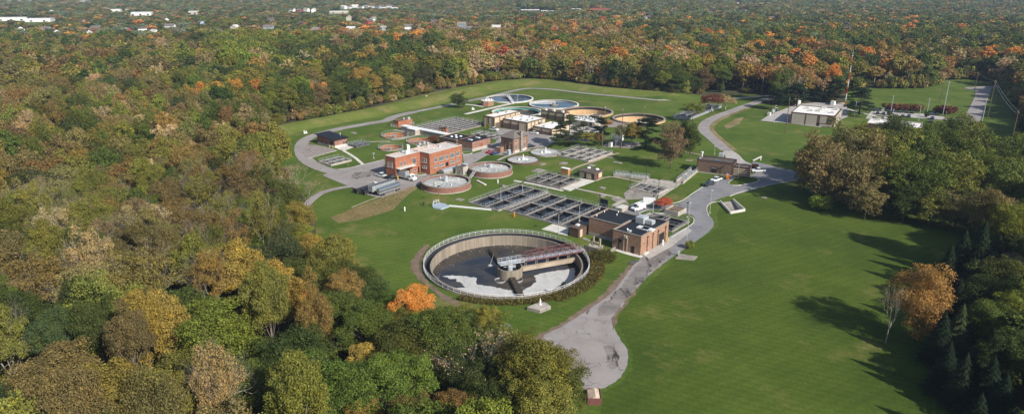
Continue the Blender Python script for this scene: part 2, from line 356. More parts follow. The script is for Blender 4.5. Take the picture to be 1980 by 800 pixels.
# --- two storey brick administration building
a = bld('brick_office', 'two storey L shaped red brick building with flat pale roof and truck bay', 'K1', (225,568), 9.2)
h = 9.2
yl = a.g('K1',88,540,h)[1]; xe = a.g('K1',590,362,h)[0]; bx0 = a.g('K1',545,487,h)[0]; bx1 = a.g('K1',1085,405,h)[0]; by0 = a.g('K1',675,513,h)[1]; by1 = a.g('K1',890,362,h)[1]
A0 = (0,0,xe,yl,h); s0, z0 = a.hit('R', 0, 'K1', 244, 740); s1, _ = a.hit('R', 0, 'K1', 420, 700)
a.vol(0,0,max(xe,bx0+1),yl,h,'brick_red','roof_pale',bay=(s0,s1,4.4,5.5))
BV = a.vol(bx0,by0,bx1,max(by1,-.0)-.01 if by1 > 0 else by1,h+.02,'brick_red','roof_pale')
if by1 > .1: pass
for q in ((125,618,148,684),(170,626,193,692)): a.win('L', A0, 'K1', *q)
for q in ((292,620,315,684),(340,607,363,669)): a.win('R', A0, 'K1', *q)
a.win('R', A0, 'K1', 448,572,494,640, mull=2); a.win('R', A0, 'K1', 452,716,500,738, glass='glass'); a.door('R', A0, 'K1', 520,680,540,752)
for q in ((572,567,602,628),(605,574,631,634),(578,662,605,702),(608,670,634,706)): a.win('L', BV, 'K1', *q, glass='glass_pale')
for q, n in (((730,566,768,625),2),((790,547,852,604),3),((875,526,910,582),2),((934,506,988,567),3),((1013,485,1054,544),2),((730,662,768,694),2),((792,643,856,675),3),((935,603,994,636),3),((1013,583,1052,611),2)):
    a.win('R', BV, 'K1', *q, mull=n, glass='glass_pale')
a.door('R', BV, 'K1', 878,622,914,672, ground=False)
a.part('canopy', MB().box(s0-.3,-2.6,4.5,s1+1.2,-.02,4.75), 'concrete_light'); a.part('bay_floor', MB().box(s0,0.05,.01,s1,5.4,.05), 'concrete_old')
for q in ((598,378),(645,388),(540,400),(648,425),(797,425),(325,493),(400,440),(520,430)): a.unit('K1', *q, h, 1.2, 1.0, .7, 'roof_vent', 'galv')
lx, ly = a.g('K1', 392, 500, h); a.part('exhaust_stack', MB().cyl(lx,ly,h-.2,h+3.2,.35,12).cyl(lx+1,ly+.4,h-.2,h+3,.35,12).cyl(lx,ly,h+3.2,h+3.5,.5,12).box(lx-1.4,ly-.6,h-.2,lx-.5,ly+.4,h+1), 'paint_white')
# --- dark roofed brick shed at the west loop
a = bld('brick_shed', 'pink brick building with black sloping roof inside the west loop road', 'L2', (505,280), 4.0)
yl = a.g('L2',250,220,4)[1]; xr = a.g('L2',695,238,4)[0]
V = (1,1,xr-.6,yl-.8,3.9)
a.part('wall', MB().box(V[0],V[1],0,V[2],V[3],3.9), 'brick_pink')
m = MB(); m.add([(0,0,3.95),(xr,0,3.95),(xr,yl,4.9),(0,yl,4.9),(0,0,4.2),(xr,0,4.2),(xr,yl,5.15),(0,yl,5.15)], [(0,3,2,1),(4,5,6,7),(0,1,5,4),(1,2,6,5),(2,3,7,6),(3,0,4,7)])
a.part('roof', m, 'roof_black')
m = MB(); m.add([(V[0],V[3],3.9),(V[2],V[3],3.9),(V[2],V[3],4.75),(V[0],V[3],4.75)],[(0,1,2,3)]).add([(V[0],V[1],3.9),(V[0],V[3],3.9),(V[0],V[3],4.8)],[(0,1,2)]).add([(V[2],V[1],3.9),(V[2],V[3],3.9),(V[2],V[3],4.8)],[(0,1,2)])
a.part('gable', m, 'brick_pink')
a.part('base_course', MB().box(V[0]-.08,V[1]-.08,0,V[2],V[1]-.003,1.0).box(V[0]-.08,V[1]-.003,0,V[0]-.003,V[3],1.0), 'concrete_light')
for q in ((625,290,640,320),(652,284,672,320)): a.win('R', V, 'L2', *q, frame='trim_dark')
for q in ((345,283,358,315),(400,293,412,325)): a.win('L', V, 'L2', *q, frame='trim_dark')
a.door('L', V, 'L2', 455,290,498,360, name='garage_door'); a.vent('L2', 585, 205, 4.7)
for q in ((450,370),(492,378),(468,340)):
    x, y = G('L2', *q); one('bollard', 'yellow bollard by the dark garage door of the black roofed shed', 'bollard', MB().cyl(0,0,0,1.3,.16,10).dome(0,0,1.3,.16,.14,10), 'yellow', (x,y), 0, 'yellow bollards')
# --- north west brick building, gallery, small tower
a = bld('brick_pump_house', 'low red brick pump house at the left end of the long white roof', 'K1', (265,98), 3.6)
V = a.vol(0,0,a.g('K1',502,70,3.6)[0],a.g('K1',148,95,3.6)[1],3.6,'brick_red','roof_brown',trim='trim_brown')
for q in ((408,112,420,138),(434,108,444,133),(460,104,472,130)): a.win('R', V, 'K1', *q)
for q in ((166,135,180,165),(190,137,204,168),(213,139,227,170),(237,141,250,172)): a.win('L', V, 'K1', *q)
a.unit('K1', 400, 68, 3.6, 1.6, 1.2, 1.0); a.unit('K1', 335, 70, 3.6, 1.0, 1.0, .7)
a = bld('covered_gallery', 'long low gallery with white metal roof running from brick pump house', 'K1', (880,270), 2.7)
yl = a.g('K1',275,160,2.7)[1]; xr = a.g('K1',935,255,2.7)[0]
V = (0,0,xr,yl,2.6); a.part('wall', MB().box(.2,0,0,xr-.2,yl,2.5), 'concrete'); a.part('roof', MB().box(-.2,-.2,2.5,xr+.2,yl+.2,2.8), 'roof_metal_white')
V = (.2,0,xr,yl,2.5)
for x in (405,445,590,622,655,690,762,790,825): a.win('L', V, 'K1', x-8, 200+(x-405)*.19, x+8, 220+(x-405)*.19, frame='concrete')
lx0 = a.g('K1',480,210,3)[1]; lx1 = a.g('K1',365,190,3)[1]; a.part('annex', MB().box(-3.2,lx0,0,.15,lx1,2.9), 'concrete'); a.part('annex_roof', MB().box(-3.4,lx0-.2,2.91,.3,lx1+.2,3.1), 'roof_metal_white')
a = bld('brick_turret', 'small square red brick block beside the long white gallery roof', 'K1', (880,196), 4.2)
V = a.vol(0,0,a.g('K1',918,190,4.2)[0],a.g('K1',780,180,4.2)[1],4.2,'brick_red','roof_brown',trim='trim_brown')
for q in ((798,200,815,225),(845,208,862,235)): a.win('L', V, 'K1', *q)
# --- black roofed twin
a = bld('black_roof_workshop', 'red brick workshop with two black flat roofs and white skylights', 'M2', (235,512), 4.7)
yl = a.g('M2',105,490,4.7)[1]; xr = a.g('M2',385,470,4.7)[0]
V = a.vol(0,0,xr,yl,4.7,'brick_pink','roof_black',trim='roof_black',base=(1.5,'concrete'))
x2 = a.g('K1',1020,340,4.7)[0]; y2 = a.g('K1',805,290,4.7)[1]; x3 = a.g('K1',985,240,4.7)[0]
V2 = a.vol(x2,yl+.01,x3,y2,4.6,'brick_brown','roof_black',trim='concrete_tan')
a.door('R', V, 'M2', 305,515,325,550, mat='rust', ground=False)
for q in ((955,288),(1015,298),(1010,272),(1072,285)):
    lx, ly = a.g('K1', *q, 4.6); a.part('skylight', MB().dome(lx,ly,4.3,.8,.55,10), 'paint_white')
for q in ((1195,330),(1292,303)):
    lx, ly = a.g('K1', *q, 4.7); a.part('skylight', MB().box(lx-.6,ly-1.2,4.3,lx+.6,ly+1.2,4.75), 'paint_white')
# --- square tower house with hipped roof
a = bld('brick_house', 'square two storey brick house with hipped shingle roof and tall chimney', 'K2', (485,585), 7.2)
yl = a.g('K2',308,560,7.2)[1]; xr = a.g('K2',665,535,7.2)[0]; V = (0,0,xr,yl,7.2)
a.part('wall', MB().box(0,0,0,xr,yl,7.2), 'brick_tower')
o = .9; ix = xr*.36; iy = yl*.36; zt = 9.5
m = MB(); m.add([(-o,-o,7.21),(xr+o,-o,7.21),(xr+o,yl+o,7.21),(-o,yl+o,7.21),(ix,iy,zt),(xr-ix,iy,zt),(xr-ix,yl-iy,zt),(ix,yl-iy,zt)],[(0,3,2,1),(4,5,6,7),(0,1,5,4),(1,2,6,5),(2,3,7,6),(3,0,4,7)])
a.part('roof', m, 'shingle')
a.part('base_course', MB().box(-.1,-.1,0,xr,-.003,.9).box(-.1,-.003,0,-.003,yl,.9), 'concrete_light')
a.pier('L', V, [.4,yl*.33,yl*.66,yl-.4], 6.9, .6, .2, 'brick_tower'); a.pier('R', V, [.4,xr*.5,xr-.4], 6.9, .6, .2, 'brick_tower')
for q in ((330,655,355,700),(440,675,465,730),(330,590,352,625),(435,605,460,645)): a.win('L', V, 'K2', *q, glass='glass_pale')
for q in ((503,670,530,725),(612,640,640,695),(503,600,527,640),(615,575,638,610)): a.win('R', V, 'K2', *q, glass='glass_pale')
a.door('L', V, 'K2', 385,672,412,742, mat='trim_brown')
sx = a.hit('R', 0, 'K2', 570, 700)[0]; a.part('chimney', MB().box(sx-.55,-1.15,0,sx+.55,-.05,9.9).box(sx-.7,-1.3,9.9,sx+.7,.1,10.1), 'concrete_old')
x, y = G('K2', 318, 770); q = B('brick_porch', 'small flat roofed brick entrance kiosk left of the hip roofed house', 'kiosk', (x,y), AX); q.vol(0,0,2.6,3,2.2,'brick_tower','roof_brown',trim='concrete_tan',par=.1)
# --- tan precast complex
a = bld('precast_complex', 'large tan panelled process building with pale stepped flat roofs', 'K2', (235,312), 6.4)
VA = a.vol(0,0,a.g('K2',585,235,6.4)[0],a.g('K2',92,292,6.4)[1],6.4,'precast','roof_white',trim='trim_brown')
n0 = a.l(*G('K2',662,380,5.2)); l0 = a.l(*G('K2',330,333,5.2)); r0 = a.l(*G('K2',912,322,5.2))
VB = a.vol(n0[0],n0[1],r0[0],min(l0[1],-.02),5.2,'precast','roof_white',trim='trim_brown')
n1 = a.l(*G('K2',975,465,3.7)); l1 = a.l(*G('K2',730,425,3.7)); r1 = a.l(*G('K2',1175,395,3.7))
VC = a.vol(n1[0],n1[1],r1[0],min(l1[1],n0[1]-.02),3.7,'precast','roof_white',trim='trim_brown')
n2 = a.l(*G('K2',1140,262,5.0)); l2 = a.l(*G('K2',803,228,5.0)); r2 = a.l(*G('K2',1215,252,5.0))
VD = a.vol(max(n2[0],r0[0]+.1),n2[1],r2[0]+1,l2[1],5.0,'precast','roof_brown',trim='trim_brown')
for V, nl, nr, z in ((VA,2,5,6.0),(VB,3,5,4.8),(VC,2,4,3.3),(VD,3,1,4.6)):
    yy = [V[1]+.2+(V[3]-V[1]-.4)*i/nl for i in range(nl+1)]; xx = [V[0]+.2+(V[2]-V[0]-.4)*i/nr for i in range(nr+1)]
    a.pier('L', V, yy, z, .55, .2); a.pier('R', V, xx, z, .45, .15)
    a.part('band', a.fb(a.fb(MB(),'L',V,V[1],V[3],z-.05,z+.3,.005,.12),'R',V,V[0],V[2],z-.05,z+.3,.005,.12), 'trim_brown')
for V, n, zz, skip in ((VB,3,3.0,(0,)),(VD,3,2.9,()),(VC,2,1.9,())):
    w = (V[3]-V[1]-.4)/n
    for i in range(n):
        if i in skip: continue
        y0 = V[1]+.2+w*i
        a.part('garage_door', a.fb(MB(),'L',V,y0+.3,y0+w-.3,.02,zz,-.1,.06), 'door_grey')
sA = a.hit('R', 0, 'K2', 245, 420)[0]; sB = a.hit('R', 0, 'K2', 310, 420)[0]; a.part('garage_door', a.fb(MB(),'R',VA,sA+.4,sB,.02,3.0,-.1,.06), 'door_grey')
for q, z in (((400,248),6.4),((300,255),6.4),((600,300),5.2),((480,325),5.2),((700,310),5.2),((670,352),5.2),((590,345),5.2),((740,330),5.2),((885,430),3.7),((850,380),3.7),((1000,390),3.7)):
    a.unit('K2', *q, z, 1.3, 1.1, .6, 'roof_vent', 'galv')
for q in ((900,222),(1005,235),(1120,248)): a.unit('K2', *q, 5.0, 1.8, 1.4, .8, 'roof_unit', 'concrete_light')
# --- annex with cluttered white roof
a = bld('filter_annex', 'low grey annex with cluttered white roof behind the pines', 'K3', (600,250), 3.0)
V = a.vol(0,0,a.g('K3',690,225,3)[0],a.g('K3',318,200,3)[1],3.0,'precast_grey','roof_white',trim='concrete_light')
a.door('L', V, 'K3', 533,245,565,292); a.pier('L', V, [V[3]*i/9 for i in range(1,9)], 2.6, .12, .08, 'concrete_old')
for q in ((350,190),(380,185),(415,200),(450,195),(480,215),(540,200),(570,215),(620,215),(500,185)): a.unit('K3', *q, 3, 1.5, 1.2, .9, 'roof_unit', 'galv')
x, y = G('K3', 650, 215); q = B('brick_vault', 'small brown brick vault with rails beside the empty tan tank', 'vault', (x,y), AX); q.vol(0,0,4,6,2.2,'brick_brown','roof_brown',trim='concrete_light')
# --- octagonal pump house
cx, cy = G('K2', 148, 160)
a = B('octagonal_pump_house', 'eight sided brown brick pump house beside the far left clarifier', 'building', (cx,cy), .2)
a.part('wall', MB().cyl(0,0,0,3.2,4.1,8), 'brick_tower'); a.part('roof', MB().cyl(0,0,3.205,3.5,4.3,8), 'concrete_light')
a.part('roof_unit', MB().box(-1.5,-1,3.5,-.3,.2,4.3).box(.4,0,3.5,1.9,1.2,4.2).box(2.2,-1.6,3.5,3,-.8,4.4), 'paint_white')
a.part('corner_pier', MB().box(-4.2,-.3,0,-3.9,.3,3.1).box(3.9,-.3,0,4.2,.3,3.1), 'concrete_tan')
# --- control building
a = bld('control_building', 'small tan control building with brown flat roof and two white domes', 'K5', (385,88), 3.1)
yl = a.g('K5',197,52,3.1)[1]; xr = a.g('K5',495,50,3.1)[0]
V = (.5,.5,xr-.5,yl-.5,2.6); a.part('wall', MB().box(.5,.5,0,xr-.5,yl-.5,2.6), 'brick_brown'); a.part('roof', MB().box(0,0,2.605,xr,yl,3.1).box(.4,.4,3.1,xr-.4,yl-.4,3.15), 'roof_brown')
for x0, x1 in ((226,276),(300,352)):
    s0, s1, z0, z1 = a.rect('L', V, 'K5', x0, 80, x1, 130); a.panel('L', V, s0, s1, .3, 2.5)
a.door('L', V, 'K5', 278,80,298,140); a.door('L', V, 'K5', 356,90,384,150); s0 = a.hit('R', V[1], 'K5', 430, 100)[0]; a.panel('R', V, s0, xr-.7, .3, 2.5); a.part('pipe', a.fb(MB(),'R',V,s0-.9,s0-.5,0,2.5,.1,.3), 'rust')
for q in ((325,30),(415,46)):
    lx, ly = a.g('K5', *q, 3.2); a.part('dome_vent', MB().cyl(lx,ly,3.1,3.4,.5,12).dome(lx,ly,3.4,.9,.5,14), 'paint_white', smooth=False)
a = bld('equipment_shelter', 'small orange brown equipment shelter with white top by the settling basins', 'K5', (102,36), 3.1, cat='shelter')
yl = a.g('K5',30,18,3.1)[1]; xr = max(a.g('K5',126,28,3.1)[0],1.6); a.part('wall', MB().box(0,0,0,xr,yl,2.8), 'box_orange'); a.part('roof', MB().box(-.1,-.1,2.805,xr+.1,yl+.1,3.0), 'roof_metal_white')
# --- large tan brick pump building
h = 6.2
a = bld('pump_building', 'tan brick building with black flat roof and rooftop units beside the road', 'K6', (778,430), h)
y1 = a.g('K6',460,358,h)[1]; x1 = a.g('K6',1062,262,h)[0]; xs = a.g('K6',540,302,h)[0]; xb = a.g('K6',420,128,h)[0]; y2 = a.g('K6',200,228,h)[1]
V = a.vol(0,0,x1,y1,h,'brick_tan','roof_black',trim='concrete_old'); V2 = a.vol(xs,y1+.01,xb,y2,h-.03,'brick_tan','roof_black',trim='concrete_old',base=(1.2,'concrete'))
a.door('L', V, 'K6', 530,455,565,570); a.door('L', V, 'K6', 667,530,703,608); a.part('louver', a.fb(MB(),'L',V,*a.rect('L',V,'K6',540,500,562,565)[:2],.4,2.6,.06,.1), 'door_grey')
s0, s1, z0, z1 = a.rect('R', V, 'K6', 960, 380, 1015, 475); a.part('bay_door', a.fb(MB(),'R',V,s0,s1,.02,3.6,-.1,.05), 'door_dark'); a.part('door_surround', a.fb(a.fb(MB(),'R',V,s0-.3,s0,.0,3.9,0,.25),'R',V,s1,s1+.3,.0,3.9,0,.25), 'brick_tan')
for x, yt, yb in ((838,455,590),(896,420,558),(953,355,520),(1030,330,485)):
    s_, z_ = a.hit('R', 0, 'K6', x, (yt+yb)/2); a.part('downpipe', a.fb(a.fb(MB(),'R',V,s_-.12,s_+.12,.1,4.9,0,.2),'R',V,s_-.22,s_+.22,4.9,5.3,0,.35), 'brick_brown')
for x in (590,625): s_, z_ = a.hit('L', 0, 'K6', x, 520); a.part('conduit', a.fb(MB(),'L',V,s_-.1,s_+.1,.1,4.6,0,.2), 'concrete_tan')
s_, z_ = a.hit('L', 0, 'K6', 612, 455); a.part('wall_unit', a.fb(MB(),'L',V,s_-.5,s_+.5,4.6,5.4,.05,.6), 'concrete')
s_ = a.hit('R', 0, 'K6', 812, 605)[0]; a.part('ramp_kerb', MB().box(s_-1.6,-.9,0,s_+1.2,-.1,.35), 'concrete_light')
s_ = a.hit('R', 0, 'K6', 970, 495)[0]; one('bollard', 'white bollard at the truck door of the tan brick building', 'bollard', MB().cyl(0,0,0,1.8,.25,10).dome(0,0,1.8,.25,.2,10), 'paint_white', a.w(s_,-1.2))
s_ = a.hit('R', 0, 'K6', 1027, 460)[0]; one('bollard', 'yellow bollard at the truck door of the tan brick building', 'bollard', MB().cyl(0,0,0,1.4,.2,10).dome(0,0,1.4,.2,.2,10), 'yellow', a.w(s_,-1.1))
a.unit('K6', 785, 275, h-.25, 3.4, 2.8, 2.0); a.unit('K6', 875, 292, h-.25, 2.2, 2.2, 1.3); a.unit('K6', 650, 378, h-.25, 1.3, .9, .5, 'roof_vent'); a.vent('K6', 628, 360, h-.25, .35, .3)
for q in ((800,335),(850,345)): lx, ly = a.g('K6', *q, h); a.part('skylight', MB().box(lx-1.1,ly-1.9,h-.25,lx+1.1,ly+1.9,h+.15), 'paint_white')
for q in ((298,210),(380,168),(515,200),(530,172)): a.vent('K6', *q, h-.2, .25, .25)
# the hut on the basin corner
a = bld('valve_hut', 'small brown brick valve hut with flat roof hatch beside white concrete slab', 'K4', (1215,687), 3.0, cat='hut')
V = a.vol(0,0,a.g('K4',1310,642,3)[0],a.g('K4',1100,668,3)[1],3.0,'brick_brown','roof_brown',trim='trim_brown',par=.15)
lx, ly = a.g('K4', 1205, 640, 3); a.part('roof_hatch', MB().box(lx-.7,ly-.5,2.85,lx+.7,ly+.5,3.35), 'paint_white'); s_ = a.hit('R', 0, 'K4', 1232, 730)[0]; a.panel('R', V, s_-.1, s_+1.2, .1, 2.6, 'precast')
# --- dotted brown brick building at the junction
h = 5.6
p0 = G('K7',318,187,h); p1 = G('K7',795,242,h); rt = math.atan2(p1[1]-p0[1], p1[0]-p0[0])
a = B('dotted_brick_building', 'dark brown brick building with rows of pale dots and glazed entrance', 'building', p0, rt)
xe = math.dist(p0,p1); yb = a.g('K7',325,132,h)[1]
V = a.vol(0,0,xe,yb,h,'brick_brown','roof_brown',trim='trim_dark',base=(.5,'concrete'))
q = a.g('K7',1010,285,4.2); V2 = a.vol(xe+.01,.4,q[0],yb-1.5,4.2,'brick_brown','roof_brown',trim='trim_dark')
m = MB()
for i in range(26):
    for j in range(7):
        if (i+j) % 2: continue
        x = .9+i*(xe-1.6)/26; z = .9+j*.55
        if xe*.36 < x < xe*.58 and z < 3.2: continue
        m.box(x,-.08,z,x+.24,.02,z+.24)
a.part('wall_dots', m, 'precast')
a.door('R', V, 'K7', 503,288,567,378, name='entrance'); a.part('door_head', a.fb(MB(),'R',V,*a.rect('R',V,'K7',503,288,567,378)[:2],2.55,2.7,.05,.12), 'galv')
m = MB()
for k in range(4): a.fb(m,'R',V2,V2[0]+.05,V2[2]-.05,.7+k*.85,1.05+k*.85,0,.12)
a.part('wall_bands', m, 'precast')
s0, s1, z0, z1 = a.rect('R', V, 'K7', 525,195,612,218); a.part('skylight', MB().box(s0,.6,h-.3,s1,2.0,h+.25), 'glass_pale')
lx, ly = a.g('K7',382,145,h); a.part('exhaust_stack', MB().cyl(lx,ly,h-.3,h+1.8,.3,10).cyl(lx,ly,h+1.5,h+2.0,.6,10), 'paint_white'); a.unit('K7', 630, 150, h, 1.9, 1.9, 1.5); a.unit('K7', 358, 182, h, .7, .7, .8)
# --- office with the mast
h = 6.6
p0 = G('K8',388,315,h); p1 = G('K8',862,360,h); rt = math.atan2(p1[1]-p0[1], p1[0]-p0[0])
a = B('flat_office_building', 'tan panelled office block with white flat roof beside the red and white mast', 'building', p0, rt)
q = a.g('K8',990,285,h); V = a.vol(0,0,math.dist(p0,p1),q[1],h,'brick_brown','roof_white',trim='trim_brown')
for x0, x1, y0, y1 in ((392,528,330,450),(545,660,345,465),(695,765,357,440)):
    s0 = a.hit('R',0,'K8',x0,400)[0]; s1 = a.hit('R',0,'K8',x1,410)[0]; a.panel('R', V, s0, s1, .2 if x0 < 690 else 2.0, 6.0, 'precast_grey')
a.win('R', V, 'K8', 780,398,830,430, frame='trim_dark'); s0 = a.hit('R',0,'K8',690,460)[0]; a.panel('R', V, s0, V[2]-1, .2, 1.5, 'precast_grey'); a.door('R', V, 'K8', 660,432,688,475)
m = MB().box(V[2]+.003,.3,.2,V[2]+.08,q[1]*.45,6).box(V[2]+.003,q[1]*.5,.2,V[2]+.08,q[1]-.3,6); a.part('wall_panel', m, 'precast_grey')
for q_ in ((560,275),(700,290),(680,305),(740,272),(600,300),(870,290),(830,325)): a.unit('K8', *q_, h, 2.2, 1.8, .8, 'roof_unit', 'concrete_light')
# the rear annex behind the trees
h = 4.6
p0 = G('L1',110,392,h); p1 = G('L1',555,436,h); rt2 = math.atan2(p1[1]-p0[1], p1[0]-p0[0])
a = B('rear_office_wing', 'low wing with white flat roof behind the large tree group, beside the car park', 'building', p0, rt2)
a.vol(0,-16,math.dist(p0,p1),0,h,'brick_brown','roof_white',trim='concrete_light')
for i in range(4): a.unit('L1', 170+i*85, 408+i*9, h, 2.2, 1.5, .7, 'roof_unit', 'concrete_light')
# --- hut and arched cover between brick tanks
a = bld('pipe_gallery_hut', 'small pale concrete hut between the two brick walled tanks', 'K1', (1100,690), 3.4, cat='hut')
V = a.vol(0,0,a.g('K1',1185,672,3.4)[0],a.g('K1',975,676,3.4)[1],3.4,'concrete','roof_brown',trim='concrete_old')
for q in ((1002,730,1020,770),(1040,740,1075,768)): a.win('L', V, 'K1', *q)
a.win('R', V, 'K1', 1128,740,1165,775)
x, y = G('K1', 858, 790); a = B('arched_cover', 'grey green arched cover along the front of brick office', 'cover', (x,y), AX)
n = 8; L_ = 15; m = MB(); R_ = 1.7
vs = [(i*L_, R_*math.cos(math.pi*k/n)+R_, 1.0+R_*.7*math.sin(math.pi*k/n)) for i in (0,1) for k in range(n+1)]
m.add(vs, [(k,k+1,n+2+k,n+1+k) for k in range(n)]+[tuple(range(n+1)), tuple(range(2*n+1,n,-1))]); a.part('vault', m, 'steel')
a.part('wall', MB().box(0,0,0,L_,2*R_,1.0), 'concrete_old')
# low structures of the big tank corner: broken concrete pillars
a = T('concrete_thrust_block', 'concrete valve chamber with wing walls at the bridge end of the big tank', 'chamber', G('K6',300,600), AX)
a.part('wall', MB().box(-1,-1.2,0,1.6,-.9,2.2).box(-1,2.3,0,1.6,2.6,2.4).box(-1.3,-1.2,0,-1,2.6,2.0).box(2.2,-3.5,0,5,-3.2,1.2), 'concrete_old')
a.part('support_post', MB().box(.2,1.4,1.9,.6,1.8,4.8).box(1,-.4,1.9,1.5,.1,4.2).box(.1,-.2,3.0,.5,2.0,3.3), 'concrete_tan')
a.part('cover_slab', MB().box(-1,-.9,1.6,1.6,2.3,1.85), 'concrete')
# ------------------------------------------------------------------ round tanks
def circ(c, xl, xr, yt, yb, z=0):
    xm = (xl+xr)/2; b = G(c, xm, yt, z); f = G(c, xm, yb, z); cy = (b[1]+f[1])/2
    cyp = proj(0, cy, z)[1]; o = CR[c]; yy = (cyp-o[1])*o[2]
    l = G(c, xl, yy, z); r = G(c, xr, yy, z); rad_ = (r[0]-l[0])/2
    return ((l[0]+r[0])/2, cy, rad_)
def hole(cx, cy, r, n=64): HOLES.append([(cx+r*math.cos(2*math.pi*i/n), cy+r*math.sin(2*math.pi*i/n)) for i in range(n)])
def circpts(r, n=48, cx=0, cy=0): return [(cx+r*math.cos(2*math.pi*i/n), cy+r*math.sin(2*math.pi*i/n)) for i in range(n)]
# --- the big clarifier in front
cx, cy, R = circ('O', 819, 1140, 449, 577, .5)
BIG = (cx,cy,R)
a = T('clarifier_tank', 'big round open clarifier in front with dark sludge water and maroon bridge', 'tank', (cx,cy))
hole(cx, cy, R-.3, 96)
a.part('outer_wall', MB().ring(0,0,-6,.5,R-.45,R,96), 'concrete_old')
a.part('launder_channel', MB().ring(0,0,-1.6,-1.3,R-2.0,R-.45,96), 'trim_dark')
Ri = R-2.0
a.part('inner_wall', MB().ring(0,0,-6,.15,Ri-.4,Ri,96), 'tank_wall')
a.part('weir_plate', MB().ring(0,0,-1.25,.3,R-.56,R-.47,96), 'shade_cloth')
zw = -3.1
a.part('water', MB().cyl(0,0,zw-.3,zw,Ri-.4,96), 'water_sludge')
a.part('railing', MB().rail(circpts(R-.2,72), .5, 1.1, 2.0, .075, closed=True), 'rail_white')
# scum patches traced on the water level
sc1 = [(283,412),(330,407),(420,412),(470,420),(512,420),(512,468),(560,477),(640,492),(720,507),(770,512),(800,560),(640,572),(480,556),(380,520),(345,500),(430,490),(405,455),(365,448),(375,432),(320,430)]
sc2 = [(845,510),(900,480),(932,455),(930,430),(915,410),(960,395),(1050,378),(1130,368),(1200,355),(1208,380),(1205,420),(1190,450),(1150,490),(1080,515),(1010,535),(930,545),(860,560),(830,530)]
def onw(pts):
    out = []
    for x, y in pts:
        X, Y = G('O', 780+x/3.637, 420+y/3.637, zw); X -= cx; Y -= cy; r = math.hypot(X,Y); k = min(1,(Ri-.5)/r); out.append((X*k,Y*k))
    return out
def ragged(pts, amp=.35, seed=1):
    r = random.Random(seed); out = []
    for (x0,y0),(x1,y1) in zip(pts, pts[1:]+pts[:1]):
        n = max(1,int(math.hypot(x1-x0,y1-y0)/.7))
        for k in range(n):
            t = k/n; X, Y = x0+(x1-x0)*t+r.uniform(-amp,amp), y0+(y1-y0)*t+r.uniform(-amp,amp); q = min(1,(Ri-.45)/math.hypot(X,Y)); out.append((X*q,Y*q))
    return out
a.part('scum', MB().sheet(ragged(onw(sc1),.3,3), zw+.02), 'scum'); a.part('scum', MB().sheet(ragged(onw(sc2),.25,4), zw+.02), 'scum')
m = MB(); r = random.Random(5)
for k in range(46):
    an = r.uniform(rad(80), rad(190)); rr = Ri-.6-abs(r.gauss(0,2.6)); s_ = r.uniform(.06,.18); m.sheet(circpts(s_,6,rr*math.cos(an),rr*math.sin(an)), zw+.018)
a.part('foam_flecks', m, 'scum')
# centre well
wx, wy = G('L4', 496, 396, -.2); wx -= cx; wy -= cy
w_ = a.part('centre_well', MB().ring(wx,wy,zw-.4,-.2,3.45,3.75,40), 'tank_wall')
a.part('well_floor', MB().cyl(wx,wy,-1.7,-1.5,3.4,32), 'trim_dark', parent=w_)
a.part('drive_unit', MB().cyl(wx,wy,-1.5,.9,.9,16).box(wx-1.8,wy-.3,-.5,wx+1.8,wy+.3,.1).box(wx-.3,wy-1.8,-.5,wx+.3,wy+1.8,.1), 'galv')
e0 = (Ri*math.cos(rad(20)), Ri*math.sin(rad(20)))
be = G('L4', 1165, 250, .9); be = (be[0]-cx, be[1]-cy)
bl = math.hypot(be[0]-wx, be[1]-wy); ba = math.atan2(be[1]-wy, be[0]-wx); ux, uy = math.cos(ba), math.sin(ba); vx, vy = -uy, ux
def bp(s_, t_, z): return (wx+ux*s_+vx*t_, wy+uy*s_+vy*t_, z)
# bridge: platform with rails, then the maroon truss
zb = 1.0
m = MB(); m.bar(bp(-3.4,0,zb),bp(4.2,0,zb),2.8,.18); m2 = MB().rail([bp(-3.4,-1.35,0)[:2],bp(4.2,-1.35,0)[:2]], zb+.1,1.1,1.6,.05).rail([bp(-3.4,1.35,0)[:2],bp(4.2,1.35,0)[:2]], zb+.1,1.1,1.6,.05).rail([bp(-3.4,-1.35,0)[:2],bp(-3.4,1.35,0)[:2]], zb+.1,1.1,1.6,.05).rail([bp(0,-1.35,0)[:2],bp(0,1.35,0)[:2]], zb+.1,1.1,1.6,.05)
pl = a.part('platform', m, 'galv'); a.part('railing', m2, 'rail_white', parent=pl)
m = MB(); n = 9; s0, s1 = 3.2, bl+.6; tw = 1.15
br = MB().bar(bp(s0,0,zb),bp(s1,0,zb),1.9,.12)
for sd in (-tw, tw):
    m.bar(bp(s0,sd,zb),bp(s1,sd,zb),.2,.32)
    P_ = []
    for i in range(n+1):
        s_ = s0+(s1-s0)*i/n; hh = 1.9 if 0 < i < n else 0; hh += .5*math.sin(math.pi*i/n) if 0 < i < n else 0
        P_.append((s_, hh))
    for i in range(n):
        m.bar(bp(P_[i][0],sd,zb+P_[i][1]), bp(P_[i+1][0],sd,zb+P_[i+1][1]), .17)
        if i: m.bar(bp(P_[i][0],sd,zb), bp(P_[i][0],sd,zb+P_[i][1]), .13)
        A_, B_ = (P_[i][0],0),(P_[i+1][0],P_[i+1][1])
        if i >= n//2: A_, B_ = (P_[i+1][0],0),(P_[i][0],P_[i][1])
        if 0 < i < n-1: m.bar(bp(A_[0],sd,zb+A_[1]), bp(B_[0],sd,zb+B_[1]), .11)
for i in range(1,n):
    s_ = s0+(s1-s0)*i/n; z = zb+1.9+.5*math.sin(math.pi*i/n); m.bar(bp(s_,-tw,z), bp(s_,tw,z), .12)
    if i < n-1: m.bar(bp(s_,-tw,z), bp(s_+(s1-s0)/n,tw,zb+1.9+.5*math.sin(math.pi*(i+1)/n)), .08)
b_ = a.part('bridge_truss', m, 'maroon'); a.part('walkway', br, 'galv', parent=b_)
